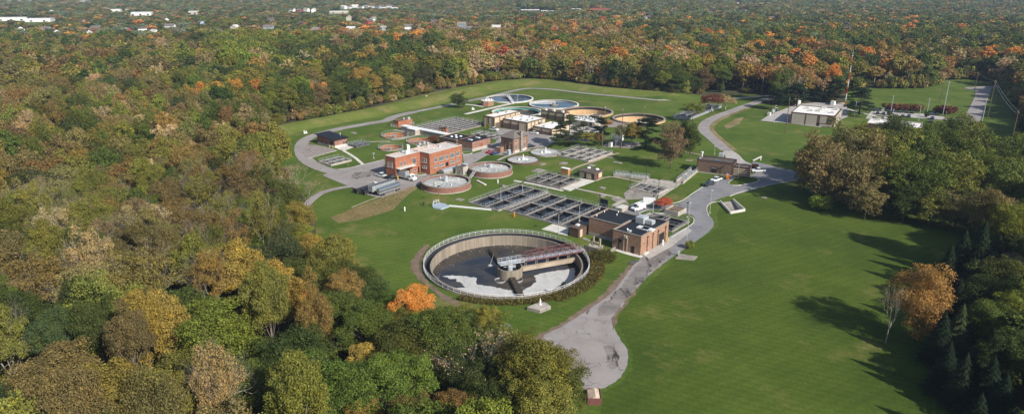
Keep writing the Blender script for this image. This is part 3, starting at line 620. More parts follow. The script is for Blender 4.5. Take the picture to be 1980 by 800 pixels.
a.part('railing', MB().rail([bp(s0,-.85,0)[:2],bp(s1,-.85,0)[:2]], zb+.1,1.0,2.5,.035).rail([bp(s0,.85,0)[:2],bp(s1,.85,0)[:2]], zb+.1,1.0,2.5,.035), 'galv', parent=b_)
m = MB(); m.bar(bp(3.6,-.9,-1.35),bp(bl-1.9,-.9,-1.35),1.1,1.2); pi_ = a.part('influent_pipe', m, 'concrete_tan')
m = MB()
for k in range(5):
    s_ = 5+k*(bl-8)/4.6
    for t_ in (-.25,.25): m.bar(bp(s_+t_,-.2,zb-.2),bp(s_+t_,-.2,-2.4),.12)
a.part('pipe_hanger', m, 'concrete_tan', parent=pi_)
# rake arms
def lattice(m, p, q, z, w, h, n):
    d = (q[0]-p[0], q[1]-p[1]); L = math.hypot(*d); d = (d[0]/L,d[1]/L); e = (-d[1],d[0])
    f = lambda s_, t_, zz: (p[0]+d[0]*s_+e[0]*t_, p[1]+d[1]*s_+e[1]*t_, z+zz)
    for t_ in (-w/2,w/2):
        for zz in (0,h): m.bar(f(0,t_,zz),f(L,t_,zz),.13)
    for i in range(n):
        s_, s2 = L*i/n, L*(i+1)/n
        m.bar(f(s_,-w/2,h),f(s2,w/2,h),.14); m.bar(f(s_,w/2,h),f(s2,-w/2,h),.14); m.bar(f(s_,-w/2,h),f(s_,w/2,h),.12)
        for t_ in (-w/2,w/2): m.bar(f(s_,t_,0),f(s2,t_,h),.1); m.bar(f(s_,t_,0),f(s_,t_,h),.1)
fa = G('L4', 322, 228, zw+.9); na = G('L4', 610, 680, zw+.9)
for i, q in enumerate((fa, na)):
    q = (q[0]-cx, q[1]-cy); k = min(1,(Ri-.8)/math.hypot(*q)); m = MB(); lattice(m, (wx,wy), (q[0]*k,q[1]*k), zw+.1, 1.5, .9, 16); a.part('rake_arm', m, 'iron_dark')
m = MB()
for q in ((408,530),(565,525)):
    x, y = G('L4', *q, zw); m.ring(x-cx,y-cy,zw,zw+.35,1.5,1.62,24)
a.part('scum_ring', m, 'steel')
x, y = G('L4', 318, 390, zw); m = MB()
fx, fy = x-cx, y-cy; r = random.Random(9)
m.dome(fx,fy,zw,.7,.25,12); p0 = G('L4', 352, 280, zw+1.6); m.tube((p0[0]-cx,p0[1]-cy,zw+1.5),(fx,fy,zw+.1),.025,.06,6)
a.part('water_jet', m, 'scum')
# --- brick walled covered tanks
def brick_tank(label, c, xl, xr, yt, yb, h, hx, group='brick walled covered tanks'):
    cx, cy, R = circ(c, xl, xr, yt, yb, h); NOTREE.append(circpts(R+3,16,cx,cy))
    a = T('brick_tank', label, 'tank', (cx,cy), 0, group)
    a.part('wall', MB().ring(0,0,0,h-.25,R-.4,R,64), 'brick_tank', smooth=False)
    a.part('rim', MB().ring(0,0,h-.247,h,R-.75,R+.08,64), 'concrete_old'); a.part('footing', MB().ring(0,0,0,.3,R+.005,R+.25,64), 'concrete')
    n = 48; vs = [(0,0,h-.15)]+[((R-.76)*math.cos(2*math.pi*i/n),(R-.76)*math.sin(2*math.pi*i/n),h-1.0) for i in range(n)]
    cv = a.part('cover', MB().add(vs, [(0,1+i,1+(i+1)%n) for i in range(n)]), 'tank_cover')
    m = MB()
    for i in range(14):
        t_ = 2*math.pi*i/14+.1; m.bar((1.6*math.cos(t_),1.6*math.sin(t_),h-.18),((R-.9)*math.cos(t_),(R-.9)*math.sin(t_),h-.93),.22,.1)
    a.part('cover_seam', m, 'concrete_light', parent=cv)
    mo = MB().cyl(0,0,h-.25,h+.5,1.0,16).cyl(0,0,h+.5,h+hx,.75,16).box(.9,-.5,h-.2,2.2,.5,h+.7); a.part('mixer_motor', mo, 'galv')
    m = MB()
    for t_ in (.5,2.1,3.9,5.2): m.cyl(R*.55*math.cos(t_),R*.55*math.sin(t_),h-.7,h+.25,.22,8)
    a.part('vent', m, 'concrete_light'); return a, R, h
brick_tank('large covered tank with brick wall nearest the tanker trailers', 'L3', 750, 1277, 203, 345, 2.6, 1.9)
a, R, h = brick_tank('covered brick walled tank with white ladder right of the hut', 'M2', 208, 580, 672, 775, 2.6, 1.3)
x, y = a.g('M2', 222, 795, 0); m = MB()
for t_ in (-.5,.5): m.bar((-R*.72-1.8+t_,-R*.72-1.2-t_,0),(-R*.72+.4+t_,-R*.72+.3-t_,h+.2),.12)
for k in range(8): z = k*.33; m.bar((-R*.72-1.8-.5+z*.82,-R*.72-1.2+.5+z*.56,z+.1),(-R*.72-1.8+.5+z*.82,-R*.72-1.2-.5+z*.56,z+.1),.3,.06)
a.part('ladder', m, 'rail_white')
# --- low round concrete tanks
def low_tank(label, c, xl, xr, yt, yb, h, name='round_tank', floor='tank_cover', wall='concrete_old', motor=True):
    cx, cy, R = circ(c, xl, xr, yt, yb, h)
    a = T(name, label, 'tank', (cx,cy)); a.part('wall', MB().ring(0,0,0,h,R-.45,R,56), wall)
    a.part('cover', MB().cyl(0,0,h-.55,h-.35,R-.46,48), floor)
    if motor:
        a.part('mixer_motor', MB().cyl(0,0,h-.4,h+.6,.8,14).cyl(0,0,h+.6,h+2.2,.25,10).box(1,-.4,h-.35,2.2,.4,h+.3).box(-2.2,-.8,h-.35,-1.3,0,h+.5), 'paint_white')
        m = MB()
        for i in range(10): t_ = .6283*i; m.bar((1.2*math.cos(t_),1.2*math.sin(t_),h-.3),((R-.6)*math.cos(t_),(R-.6)*math.sin(t_),h-.3),.15,.1)
        a.part('cover_seam', m, 'concrete_light')
    return a, R
low_tank('small round tank with rusty brick rim in front of the hip roofed house', 'M2', 533, 815, 622, 692, .8, wall='brick_brown')
low_tank('small round concrete tank with white mixer beside the railed square basins', 'M2', 735, 1000, 560, 630, .7)
# --- three round digesters with orange floors
def orange_tank(label, xl, xr, yt, yb):
    cx, cy, R = circ('K1', xl, xr, yt, yb, .6); hole(cx, cy, R-.2, 40)
    a = T('round_digester', label, 'tank', (cx,cy), 0, 'open round digesters')
    a.part('wall', MB().ring(0,0,-3.5,.6,R-.4,R,48), 'concrete_old'); a.part('lining', MB().ring(0,0,-1.3,.35,R-.48,R-.403,48), 'rust_floor'); a.part('floor', MB().cyl(0,0,-1.4,-1.2,R-.4,40), 'rust_floor')
    a.part('fence', MB().rail(circpts(R-.1,30), .6, 1.3, 3, .035, closed=True), 'galv')
    a.part('mixer_bridge', MB().box(-R,-.5,.3,-R*.1,.5,.5).cyl(0,0,-2.2,.9,.5,10).box(-.8,-.8,.2,.8,.8,.9), 'steel')
    a.part('baffle', MB().box(-R*.5,-R*.6,-1.2,-R*.45,R*.6,-.4).box(R*.45,-R*.6,-1.2,R*.5,R*.6,-.4), 'concrete_old')
orange_tank('upper left of the three orange floored digesters by the white gallery', 50, 400, 232, 318)
orange_tank('orange floored digester partly behind the red bush', 368, 720, 303, 392)
orange_tank('lower left orange floored digester just behind the brick office roof', 8, 330, 388, 475)
# --- large far clarifiers
def far_tank(label, c, xl, xr, yt, yb, z, zw, wall, floor, kind, R_=None, rim='concrete_light'):
    cx, cy, R = circ(c, xl, xr, yt, yb, z) if R_ is None else R_; hole(cx, cy, R-.3, 72)
    a = T('far_clarifier', label, 'tank', (cx,cy), 0, 'large clarifiers at the far end')
    a.part('wall', MB().ring(0,0,-6,z,R-.5,R,72), wall); a.part('rim', MB().ring(0,0,z+.003,z+.12,R-1.1,R+.1,72), rim)
    a.part('water' if kind == 'water' else 'floor', MB().cyl(0,0,zw-.2,zw,R-.5,64), floor)
    return a, R
a, R = far_tank('leftmost far clarifier full of water with white bridge over it', 'L6', 262, 868, 150, 248, .7, .05, 'concrete_light', 'water_blue', 'water')
q = a.g('L6',545,175,1); e = a.g('L6',600,250,1)
a.part('bridge', MB().bar((*q,1.1),(*e,1.1),1.5,.25).rail([(q[0]-.7,q[1]),(e[0]-.7,e[1])],1.2,1.0,3,.1).rail([(q[0]+.7,q[1]),(e[0]+.7,e[1])],1.2,1.0,3,.1), 'rail_white'); a.part('centre_well', MB().ring(q[0],q[1],0,.9,1.6,1.8,20), 'concrete_old')
a, R = far_tank('bright blue water clarifier with white rim at the centre of the far row', 'L6', 812, 1447, 215, 333, .7, .05, 'concrete_light', 'water_blue', 'water')
a.part('bridge', MB().box(-R+.5,-.7,.95,1,.7,1.15).rail([(-R+.5,-.7),(1,-.7)],1.15,1,3,.1).rail([(-R+.5,.7),(1,.7)],1.15,1,3,.1), 'rail_white'); a.part('centre_well', MB().ring(0,0,0,.8,2.6,2.8,24).box(-1.2,-1.2,.4,1.2,1.2,1.2), 'concrete_old'); a.part('launder', MB().ring(0,0,-.2,.35,R-2.4,R-2.2,64), 'concrete_light')
a, R = far_tank('white rimmed clarifier mostly hidden behind the tan process building', 'L6', 335, 985, 308, 432, .7, -1.2, 'concrete_light', 'water_brown', 'water'); a.part('launder', MB().ring(0,0,-.5,.2,R-2.2,R-1.4,64), 'teal')
a, R = far_tank('empty far tank with tan inner wall and dark coping right of the blue one', 'L6', 1225, 1885, 302, 432, .9, -4.0, 'orange_wall', 'sand_floor', 'floor', rim='concrete_old'); a.part('weir_plate', MB().ring(0,0,-.8,.3,R-.62,R-.52,64), 'shade_cloth'); a.part('sludge_pipe', MB().box(-6,-2,-4,6,-1.2,-3.4).cyl(0,0,-4,-1.8,1.2,16), 'concrete_light')
a, R = far_tank('empty tan tank nearest the wood poles and pines', 'M5', 82, 420, 125, 203, .9, -4.0, 'orange_wall', 'sand_floor', 'floor', rim='concrete_old'); a.part('weir_plate', MB().ring(0,0,-.8,.3,R-.62,R-.52,64), 'shade_cloth'); a.part('sludge_pipe', MB().box(-R+2,-2,-4,R-3,-1.2,-3.2).cyl(0,0,-4,-1.5,1.2,16), 'concrete_light')
# ------------------------------------------------------------------ rectangular basins
def basin(label, c, A, Bp, Cp, zr, zw, ul=(), wl=(), wall='concrete_old', water='water_dark', rot=AX, rt_=.45, railed=True, group='rectangular settling basins', railu=None, ow=.6, mid=()):
    x, y = G(c, *A, zr); a = T('settling_basin', label, 'basin', (x,y), rot, group)
    Y = a.g(c, *Bp, zr)[1]; X = a.g(c, *Cp, zr)[0]
    m = MB(); t = ow; d = -5
    m.box(0,0,d,X,t,zr).box(0,Y-t,d,X,Y,zr).box(0,t,d,t,Y-t,zr).box(X-t,t,d,X,Y-t,zr)
    a.part('outer_wall', m, wall)
    R_ = MB()
    if ul or wl:
        m = MB()
        for f, w in wl: m.box(t,Y*f-w/2,zr-.22,X-t,Y*f+w/2,zr-.02); m.box(t,Y*f-.15,d,X-t,Y*f+.15,zr-.225,1)
        for f, w in ul: m.box(X*f-w/2,t,zr-.24,X*f+w/2,Y-t,zr-.045); m.box(X*f-.15,t,d,X*f+.15,Y-t,zr-.245,1)
        for f, w, z in mid: m.box(X*f-w/2,t,d,X*f+w/2,Y-t,z,1)
        a.part('inner_wall', m, [wall,'concrete_wet'])
    a.part('water', MB().box(t,t,zw-.2,X-t,Y-t,zw), water); a.part('wall_lining', MB().box(t,t,zw-.1,X-t,t+.06,zr-.15).box(t,Y-t-.06,zw-.1,X-t,Y-t,zr-.15).box(t,t+.06,zw-.1,t+.06,Y-t-.06,zr-.15).box(X-t-.06,t+.06,zw-.1,X-t,Y-t-.06,zr-.15), 'concrete_wet')
    if railed:
        R_.rail([(.1,.1),(X-.1,.1),(X-.1,Y-.1),(.1,Y-.1)], zr, 1.1, 2.2, .05, closed=True)
        for f, w in wl:
            R_.rail([(t,Y*f+w/2-.05),(X-t,Y*f+w/2-.05)], zr, 1.1, 2.2, .05)
            if w > .8: pass
        for f, w in (ul if railu is None else [ul[i] for i in railu]):
            R_.rail([(X*f,t),(X*f,Y-t)], zr, 1.1, 2.2, .05)
        a.part('railing', R_, 'galv')
    HOLES.append([a.w(.3,.3),a.w(X-.3,.3),a.w(X-.3,Y-.3),a.w(.3,Y-.3)])
    return a, X, Y
# aeration basins beside the pump building: west block of three, main block of eight
a = T('probe', None, None, G('K4',25,395,.5), AX); Xw = a.g('K4',600,203,.5)[0]; bpy.data.objects.remove(a.o)
basin('left section of the big water basins, three narrow railed cells', 'K4', (352,482), (25,395), (730,238), .5, -.35, [(.36,.6),(.68,.6)], [(.45,.3)], ow=.8)
basin('largest settling basin, grid of dark water cells left of black roof', 'K4', (1195,685), (372,487), (1480,440), .5, -.45, [(.5,1.1)], [(.22,.9),(.46,.9),(.70,.9),(.93,.6)], ow=.7, mid=[(.25,.3,.1),(.75,.3,.1)], railu=[0])
basin('four cell railed basin with gravel brown cells behind the largest one', 'K4', (1020,240), (600,168), (1240,150), .7, -.25, [(.5,.9)], [(.33,.9),(.66,.6)], water='water_brown')
basin('square railed basins beside the pines with open hatches', 'M2', (1235,672), (940,612), (1460,600), .7, -.5, [(.3,1.6),(.65,1.6)], [(.2,1.8),(.45,.9),(.7,1.8)], wall='concrete', water='water_brown')
basin('sunken basin with concrete deck left of the white vans', 'K5', (1060,305), (810,215), (1165,245), .6, -.8, [(.5,.4)], [(.33,.3),(.66,.3)], wall='concrete')
basin('narrow basin hard against the back corner of pump building', 'K6', (1110,375), (850,195), (1260,255), .4, -.9, [(.5,.5)], [(.5,.5)])
basin('wide north west basin of many long channels and walkways', 'O', (848,262), (805,244), (934,237), .6, -.6, [(.5,1.2)], [(i/7,.55) for i in range(1,7)], wall='concrete_old', water='water_brown', railu=[])
basin('small railed basin left of the hip roofed house', 'M2', (470,490), (270,430), (540,455), .5, -.6, [(.5,.8)], [(.25,.7),(.5,.7),(.75,.7)], wall='concrete', water='water_brown')
basin('dark railed channel on the right side of the black roofed shed', 'L2', (790,352), (700,322), (985,315), .9, -.5, [(.5,.5)], [(.5,.4)], water='water_dark', wall='grate')
p0 = G('L2',465,590,.8); p1 = G('L2',700,515,.8)
basin('raised irregular basin on the lawn inside the west loop', 'L2', (465,588), (318,540), (700,515), .8, -1.0, [(.35,.5),(.7,.5)], [(.5,.5)], wall='concrete', water='water_brown')
# long channel by the bend road, with its own direction
p0 = G('L7',520,305,1); p1 = G('L7',800,195,1); r7 = math.atan2(p1[1]-p0[1], p1[0]-p0[0])
basin('long steel walled channels beside the curve of the gravel road', 'L7', (505,305), (370,285), (800,200), 1.2, -1.0, [(.2,.6),(.4,.6),(.6,.6),(.8,.6)], [(.5,.5)], wall='steel', rot=r7)
# stepped channel beside the dotted building, deck edges
m = MB(); p0 = G('K7',90,500); p1 = G('K7',310,320); L_ = math.dist(p0,p1); a = T('stepped_channel', 'narrow railed stepped channel down the lawn beside dotted building', 'channel', p0, math.atan2(p1[1]-p0[1],p1[0]-p0[0]))
a.part('wall', MB().box(0,-1.6,0,L_,-1.3,1.1).box(0,1.3,0,L_,1.6,1.1).box(0,-1.3,.01,L_,1.3,.3), 'concrete'); a.part('railing', MB().rail([(0,-1.45),(L_,-1.45)],1.1,1,1.8,.08).rail([(0,1.45),(L_,1.45)],1.1,1,1.8,.08), 'galv')
a.part('gate_frame', MB().box(L_*.3,-1.2,.3,L_*.34,1.2,1.9).box(L_*.6,-1.2,.3,L_*.64,1.2,1.9), 'galv')
# pipe rack strip by the deck
p0 = G('K5',965,150); p1 = G('K5',600,105); L_ = math.dist(p0,p1); a = T('pipe_rack', 'low concrete trench with row of pipes and valves behind the deck', 'pipes', p0, math.atan2(p1[1]-p0[1],p1[0]-p0[0]))
a.part('trench_wall', MB().box(0,-1.6,0,L_,-1.3,1.0).box(0,1.3,0,L_,1.6,1.0), 'concrete'); a.part('railing', MB().rail([(0,-1.45),(L_,-1.45)],1.0,1,1.6,.08).rail([(0,1.45),(L_,1.45)],1.0,1,1.6,.08), 'galv')
m = MB()
for k in range(9): x = L_*(k+.5)/9; m.cyl(x,0,.2,1.3,.3,10).box(x-.5,-.15,1.3,x+.5,.15,1.5)
m.tube((0,0,.6),(L_,0,.6),.3,.3,10); a.part('pipes', m, 'galv')
# ramp box on the right lawn
a = T('ramp_walls', 'concrete U shaped retaining walls of a sunken ramp on the lawn', 'ramp', G('M5',770,685), 0)
def wall_(m, p, q, t, z0, z1): m.bar((*p,(z0+z1)/2),(*q,(z0+z1)/2),t,z1-z0)
P4 = [a.g('M5',775,690,.9), a.g('M5',842,762,.9), a.g('M5',935,745,.9), a.g('M5',860,680,.9)]
m = MB(); wall_(m,P4[0],P4[1],.35,-2,.9); wall_(m,P4[1],P4[2],.34,-2,.89); wall_(m,P4[2],P4[3],.33,-2,.9); a.part('wall', m, 'concrete_light'); a.part('ramp_floor', MB().add([(P4[0][0],P4[0][1],.02),(P4[1][0],P4[1][1],-1.8),(P4[2][0],P4[2][1],-1.8),(P4[3][0],P4[3][1],.02)],[(0,1,2,3)]), 'concrete_old')
HOLES.append([a.w(p[0]+(sum(q[0] for q in P4)/4-p[0])*.02, p[1]+(sum(q[1] for q in P4)/4-p[1])*.02) for p in P4])
# planter box
a = T('planter_box', 'square concrete planter of brown plants at the road corner', 'planter', G('K6',1170,215), AX)
X = a.g('K6',1240,160)[0]; Y = a.g('K6',1025,180)[1]
a.part('wall', MB().box(0,0,0,X,.3,1.6).box(0,Y-.3,0,X,Y,1.6).box(0,.3,0,.3,Y-.3,1.6).box(X-.3,.3,0,X,Y-.3,1.6), 'concrete'); a.part('soil', MB().box(.3,.3,0,X-.3,Y-.3,1.2), 'dirt')
# ------------------------------------------------------------------ ground, roads
def gp(c, pts, z=0): return [G(c, x, y, z) for x, y in pts]
def smooth(pts, closed=True, it=2):
    for _ in range(it):
        n = len(pts); out = []
        for i in range(n if closed else n-1):
            a_, b_ = pts[i], pts[(i+1)%n]
            out += [(a_[0]*.75+b_[0]*.25, a_[1]*.75+b_[1]*.25), (a_[0]*.25+b_[0]*.75, a_[1]*.25+b_[1]*.75)]
        if not closed: out = [pts[0]]+out+[pts[-1]]
        pts = out
    return pts
LV = 0
def sheet(name, pts, mat, sm=1, keep=True):
    global LV
    LV += 1
    if sm: pts = smooth(pts, True, sm)
    if sm and mat in ('asphalt_old','asphalt_worn','dirt','gravel','grass_rough'):
        q = random.Random(LV); out = []
        for (x0,y0),(x1,y1) in zip(pts, pts[1:]+pts[:1]):
            n = max(1, int(math.hypot(x1-x0,y1-y0)/1.1)); j = .5 if mat in ('dirt','asphalt_worn') else .22
            out += [(x0+(x1-x0)*k/n+q.uniform(-j,j), y0+(y1-y0)*k/n+q.uniform(-j,j)) for k in range(n)]
        pts = out
    if keep: NOTREE.append(pts)
    return struct(name, MB().sheet(pts, .03+.004*LV), mat)
def strip(name, cl, w, mat, sm=2):
    global LV
    LV += 1
    cl = smooth(cl, False, sm) if sm else cl
    L_, R_ = [], []
    for i, p in enumerate(cl):
        a_ = cl[max(0,i-1)]; b_ = cl[min(len(cl)-1,i+1)]; d = (b_[0]-a_[0], b_[1]-a_[1]); l = math.hypot(*d) or 1; n = (-d[1]/l, d[0]/l)
        L_.append((p[0]+n[0]*w/2,p[1]+n[1]*w/2)); R_.append((p[0]-n[0]*w/2,p[1]-n[1]*w/2))
    NOTREE.append(L_+R_[::-1]); m = MB(); z = .03+.004*LV
    for i in range(len(cl)-1): m.add([(*R_[i],z),(*R_[i+1],z),(*L_[i+1],z),(*L_[i],z)],[(0,1,2,3)])
    return struct(name, m, mat)
def kerb(cl, sm=1, w=.25, h=.14, closed=False):
    cl = smooth(cl, closed, sm) if sm else cl; m = MB()
    if closed: cl = cl+[cl[0]]
    for a_, b_ in zip(cl, cl[1:]): m.bar((*a_,h/2),(*b_,h/2),w,h)
    struct('kerb', m, 'concrete_light')
sheet('dirt', gp('O',[(1228,500),(1200,530),(1165,570),(1120,600),(1080,628),(1030,650),(1050,665),(1100,650),(1160,610),(1200,570),(1240,520)]), 'dirt')
sheet('dirt', gp('O',[(830,470),(812,480),(796,500),(794,520),(805,540),(820,548),(850,575),(880,592),(900,590),(860,570),(828,545),(815,520),(815,500),(825,482)]), 'dirt')
False and sheet('dirt', gp('O',[(1355,512),(1372,496),(1400,482),(1440,455),(1475,430),(1500,405),(1488,405),(1450,432),(1410,462),(1375,484),(1352,500)]), 'grass_rough')
# main road from the turning circle up to the junction and off to the right
sheet('road', gp('O',[(1040,652),(1090,630),(1135,600),(1180,570),(1205,540),(1228,508),(1247,494),(1291,457),(1338,434),(1345,424),(1338,414),(1318,414),(1300,412),(1270,420),(1205,412),(1212,398),(1250,385),(1302,398),(1325,387),(1358,362),(1374,343),(1398,346),(1420,340),(1462,338),(1462,322),(1450,312),(1478,316),(1510,326),(1562,334),(1600,340),(1600,352),(1558,347),(1490,357),(1440,372),(1398,381),(1375,391),(1366,402),(1369,413),(1379,425),(1381,436),(1370,449),(1345,467),(1300,497),(1260,527),(1235,552),(1210,582),(1189,610),(1184,630),(1196,652),(1211,671),(1216,690),(1208,717),(1190,739),(1160,752),(1120,752),(1080,735),(1060,700)]), 'asphalt_grey', 1)
sheet('road', gp('O',[(1040,652),(1090,630),(1135,600),(1180,570),(1205,540),(1226,510),(1247,495),(1300,497),(1260,527),(1235,552),(1210,582),(1189,610),(1184,630),(1196,652),(1211,671),(1216,690),(1208,717),(1190,739),(1160,752),(1120,752),(1080,735),(1060,700)]), 'asphalt_old', 1)
sheet('road_patch', gp('O',[(1247,497),(1292,478),(1300,490),(1262,522),(1238,548),(1212,578),(1192,606),(1160,612),(1150,600),(1185,572),(1212,540),(1232,512)]), 'asphalt_worn', 1)
sheet('road_patch', gp('O',[(1160,672),(1182,664),(1196,684),(1197,705),(1184,716),(1174,706),(1176,688)]), 'asphalt_worn', 1)
sheet('dirt', gp('O',[(1188,640),(1182,628),(1186,612),(1208,583),(1232,554),(1236,557),(1213,585),(1193,612),(1190,628)]), 'dirt', 1)
sheet('concrete_apron', gp('O',[(1242,492),(1296,458),(1330,440),(1338,446),(1300,476),(1256,500)]), 'pave_light', 0)
sheet('road', gp('O',[(1396,291),(1414,290),(1430,300),(1438,311),(1455,318),(1462,325),(1410,325),(1404,305)]), 'pave_light', 1)
strip('gravel_road', gp('L7',[(828,585),(768,535),(708,482),(645,432),(618,392),(640,345),(720,298),(830,258),(950,214),(1050,180),(1150,145),(1250,120)]), 6.2, 'asphalt_old')
strip('grass_verge', gp('L7',[(890,580),(830,530),(770,480),(712,430),(688,392),(712,352),(800,300),(930,250),(1020,214)]), 2.6, 'grass_rough')
path_px = [('L7',(1200,112)),('L7',(1120,116)),('L7',(1000,128)),('L7',(860,138)),('L7',(700,143)),('L7',(450,150)),('L7',(220,150))]
cl = [G(c,*p) for c, p in path_px]
strip('path', cl, 4.2, 'pave_light')
strip('path', [G('L7',220,150)]+gp('L6',[(1980,178),(1500,135),(1150,90),(950,75),(780,75),(650,95),(450,145),(250,195),(0,240)])+gp('O',[(862,205),(820,213),(790,219)]), 4.6, 'asphalt_old')
strip('loop_road', gp('O',[(800,217),(760,226)])+gp('L2',[(1190,28),(1000,52),(800,88),(600,122),(400,172),(220,222),(115,285),(80,350),(85,430),(120,500),(200,570),(330,632),(480,680),(620,700)]), 6.4, 'asphalt_old')
sheet('yard', gp('L2',[(150,330),(262,335),(400,360),(510,392),(540,410),(400,450),(180,515),(110,480),(95,400)]), 'gravel', 1)
sheet('yard', gp('L2',[(300,600),(420,640),(560,648),(700,632),(870,588),(1160,525)])+gp('K1',[(100,760),(540,770),(700,790)])+gp('L3',[(860,215),(780,240),(740,310),(660,345),(560,380),(480,410),(320,460),(180,430),(60,400),(10,345),(-40,330),(-120,300)])+gp('L2',[(380,740),(360,722),(450,695),(300,650)]), 'asphalt_old', 0)
sheet('yard_patch', gp('L3',[(0,195),(160,175),(340,160),(350,215),(200,230),(0,270)]), 'asphalt_worn', 1)
sheet('yard', gp('K1',[(1095,530),(1225,520),(1333,490)])+gp('K2',[(100,690),(250,640),(300,560),(250,480),(180,470),(260,450),(700,500),(900,540),(1060,560),(1060,600),(980,650),(900,700),(700,720),(650,735),(490,800),(300,800),(150,800)])+gp('K1',[(1180,670),(1110,625)]), 'asphalt_old', 0)
sheet('yard', gp('K3',[(0,400),(100,300),(300,260),(320,290),(620,300),(760,300),(640,380),(400,440),(200,420),(80,500),(0,540)]), 'pave_light', 1)
sheet('gravel_pad', gp('K3',[(560,268),(600,310),(840,310),(960,300),(1120,310),(1333,290),(1240,260),(950,250),(800,215),(720,225)]), 'gravel', 0)
# office yard, car park, right road
sheet('yard', gp('K8',[(55,410),(150,350),(300,290),(440,235),(640,215),(960,215),(1010,290),(990,370),(700,480),(380,440)]), 'pave_light', 0)
sheet('car_park', gp('L1',[(85,360),(120,330),(350,345),(600,360),(700,380),(890,400),(880,422),(660,405),(400,385),(140,368),(100,400),(60,400)]), 'pave_light', 0)
sheet('road', gp('L1',[(910,132),(1060,122),(1205,118),(1200,135),(1145,140),(1125,200),(1090,290),(1050,400),(1005,500),(960,640),(800,640),(870,460),(895,400),(940,330),(990,230),(1010,165),(915,140)]), 'asphalt_old', 0)
sheet('road', gp('O',[(1440,345),(1560,337),(1620,330),(1700,300),(1790,270),(1880,250),(1886,262),(1800,290),(1700,322),(1600,352)]), 'asphalt_grey', 0)
# pads, walks
def pad(c, pts, mat='concrete', h=.12, name='concrete_pad'):
    o = struct(name, MB().prism(gp(c,pts), 0, h), mat); NOTREE.append(gp(c,pts)); return o
pad('K4', [(818,685),(935,630),(1110,665),(1095,755)], 'concrete_light')
pad('K5', [(20,245),(240,140),(400,165),(200,240),(120,275)], 'concrete_light')
pad('K5', [(825,215),(900,160),(960,140),(1333,180),(1290,215),(1075,358),(1062,312),(1180,246),(1160,236),(900,190)], 'concrete', .1)
pad('K5', [(700,300),(815,222),(1055,312),(1055,360),(930,360),(720,365)], 'concrete_old', .08)
pad('K5', [(560,355),(640,330),(720,365),(760,420),(600,385)], 'concrete_old', .1)
pad('L2', [(520,365),(692,325),(772,360),(640,408),(560,395)], 'concrete_light')
pad('L3', [(100,400),(200,345),(420,325),(500,385),(270,455)], 'gravel', .06, 'gravel_pad')
pad('K3', [(690,540),(800,505),(1180,505),(1215,525),(1080,580),(720,560)], 'gravel', .1, 'gravel_pad')
pad('L4', [(680,760),(810,720),(850,740),(850,790),(790,800)], 'concrete_old', .05)
for c, pts in (('L5',[(265,505),(320,488),(388,495),(380,515),(280,520)]),('L5',[(962,492),(985,482),(1092,500),(1075,514)]),('L5',[(650,540),(680,515),(750,530),(700,548)]),('L5',[(20,525),(60,503),(105,508),(80,530)]),('K4',[(375,222),(410,208),(455,220),(410,238)]),('L3',[(1113,478),(1150,463),(1212,475),(1170,495)]),('L2',[(715,180),(760,170),(805,182),(770,198)]),('K4',[(700,65),(780,32),(860,50),(790,80)]),('K5',[(430,240),(460,228),(510,240),(490,256)]),('K5',[(410,325),(450,313),(510,328),(470,345)]),('K7',[(165,205),(190,193),(262,200),(262,213)]),('K7',[(1140,682),(1180,668),(1225,680),(1215,695)]),('K7',[(800,478),(830,458),(880,470),(870,482)]),('K6',[(140,455),(165,440),(235,470),(210,482)]),('L5',[(900,432),(930,425),(975,430),(960,440)])):
    pad(c, pts, 'concrete_old', .15, 'concrete_slab')
for c, cl, w, mt in (('L5',[(380,620),(500,555),(640,510),(740,480),(860,430),(1000,385),(1050,378)],1.6,'concrete_tan'),('K4',[(520,165),(700,195),(900,240),(1050,275)],1.5,'concrete_light'),('K5',[(170,245),(330,280),(500,315),(650,350)],1.5,'concrete'),
    ('K6',[(510,570),(640,615),(790,650)],2.2,'concrete_light'),('L2',[(625,410),(720,465),(790,510),(880,590)],1.5,'concrete_light'),('L2',[(970,300),(1080,295),(1230,292)],1.6,'concrete'),('L6',[(0,405),(150,370),(300,335),(450,300),(620,262)],3.4,'concrete_light'),('L6',[(0,280),(110,290),(230,310)],2.4,'concrete_light'),('K1',[(210,210),(300,225),(400,245)],1.6,'concrete'),
    ('K1',[(180,345),(300,335),(420,300),(560,270)],1.4,'concrete'),('O',[(585,415),(590,400),(604,385),(622,373),(650,365),(690,359)],3.2,'asphalt_old'),('K5',[(400,170),(460,140),(570,120),(700,145),(880,180)],1.4,'concrete_tan'),('L3',[(0,565),(120,515),(270,460),(350,432)],.7,'concrete_tan'),('M2',[(1090,750),(1180,710),(1270,680),(1480,610)],1.2,'concrete_tan'),
    ('M2',[(455,670),(540,630),(640,600),(740,580)],1.5,'concrete'),('K7',[(170,100),(300,118),(380,140)],1.2,'concrete_tan'),('K5',[(590,440),(640,410),(700,380)],2.2,'concrete'),('O',[(1640,212),(1690,225),(1720,232)],2.0,'concrete_light')):
    strip('walkway', gp(c,cl), w, mt, 1)
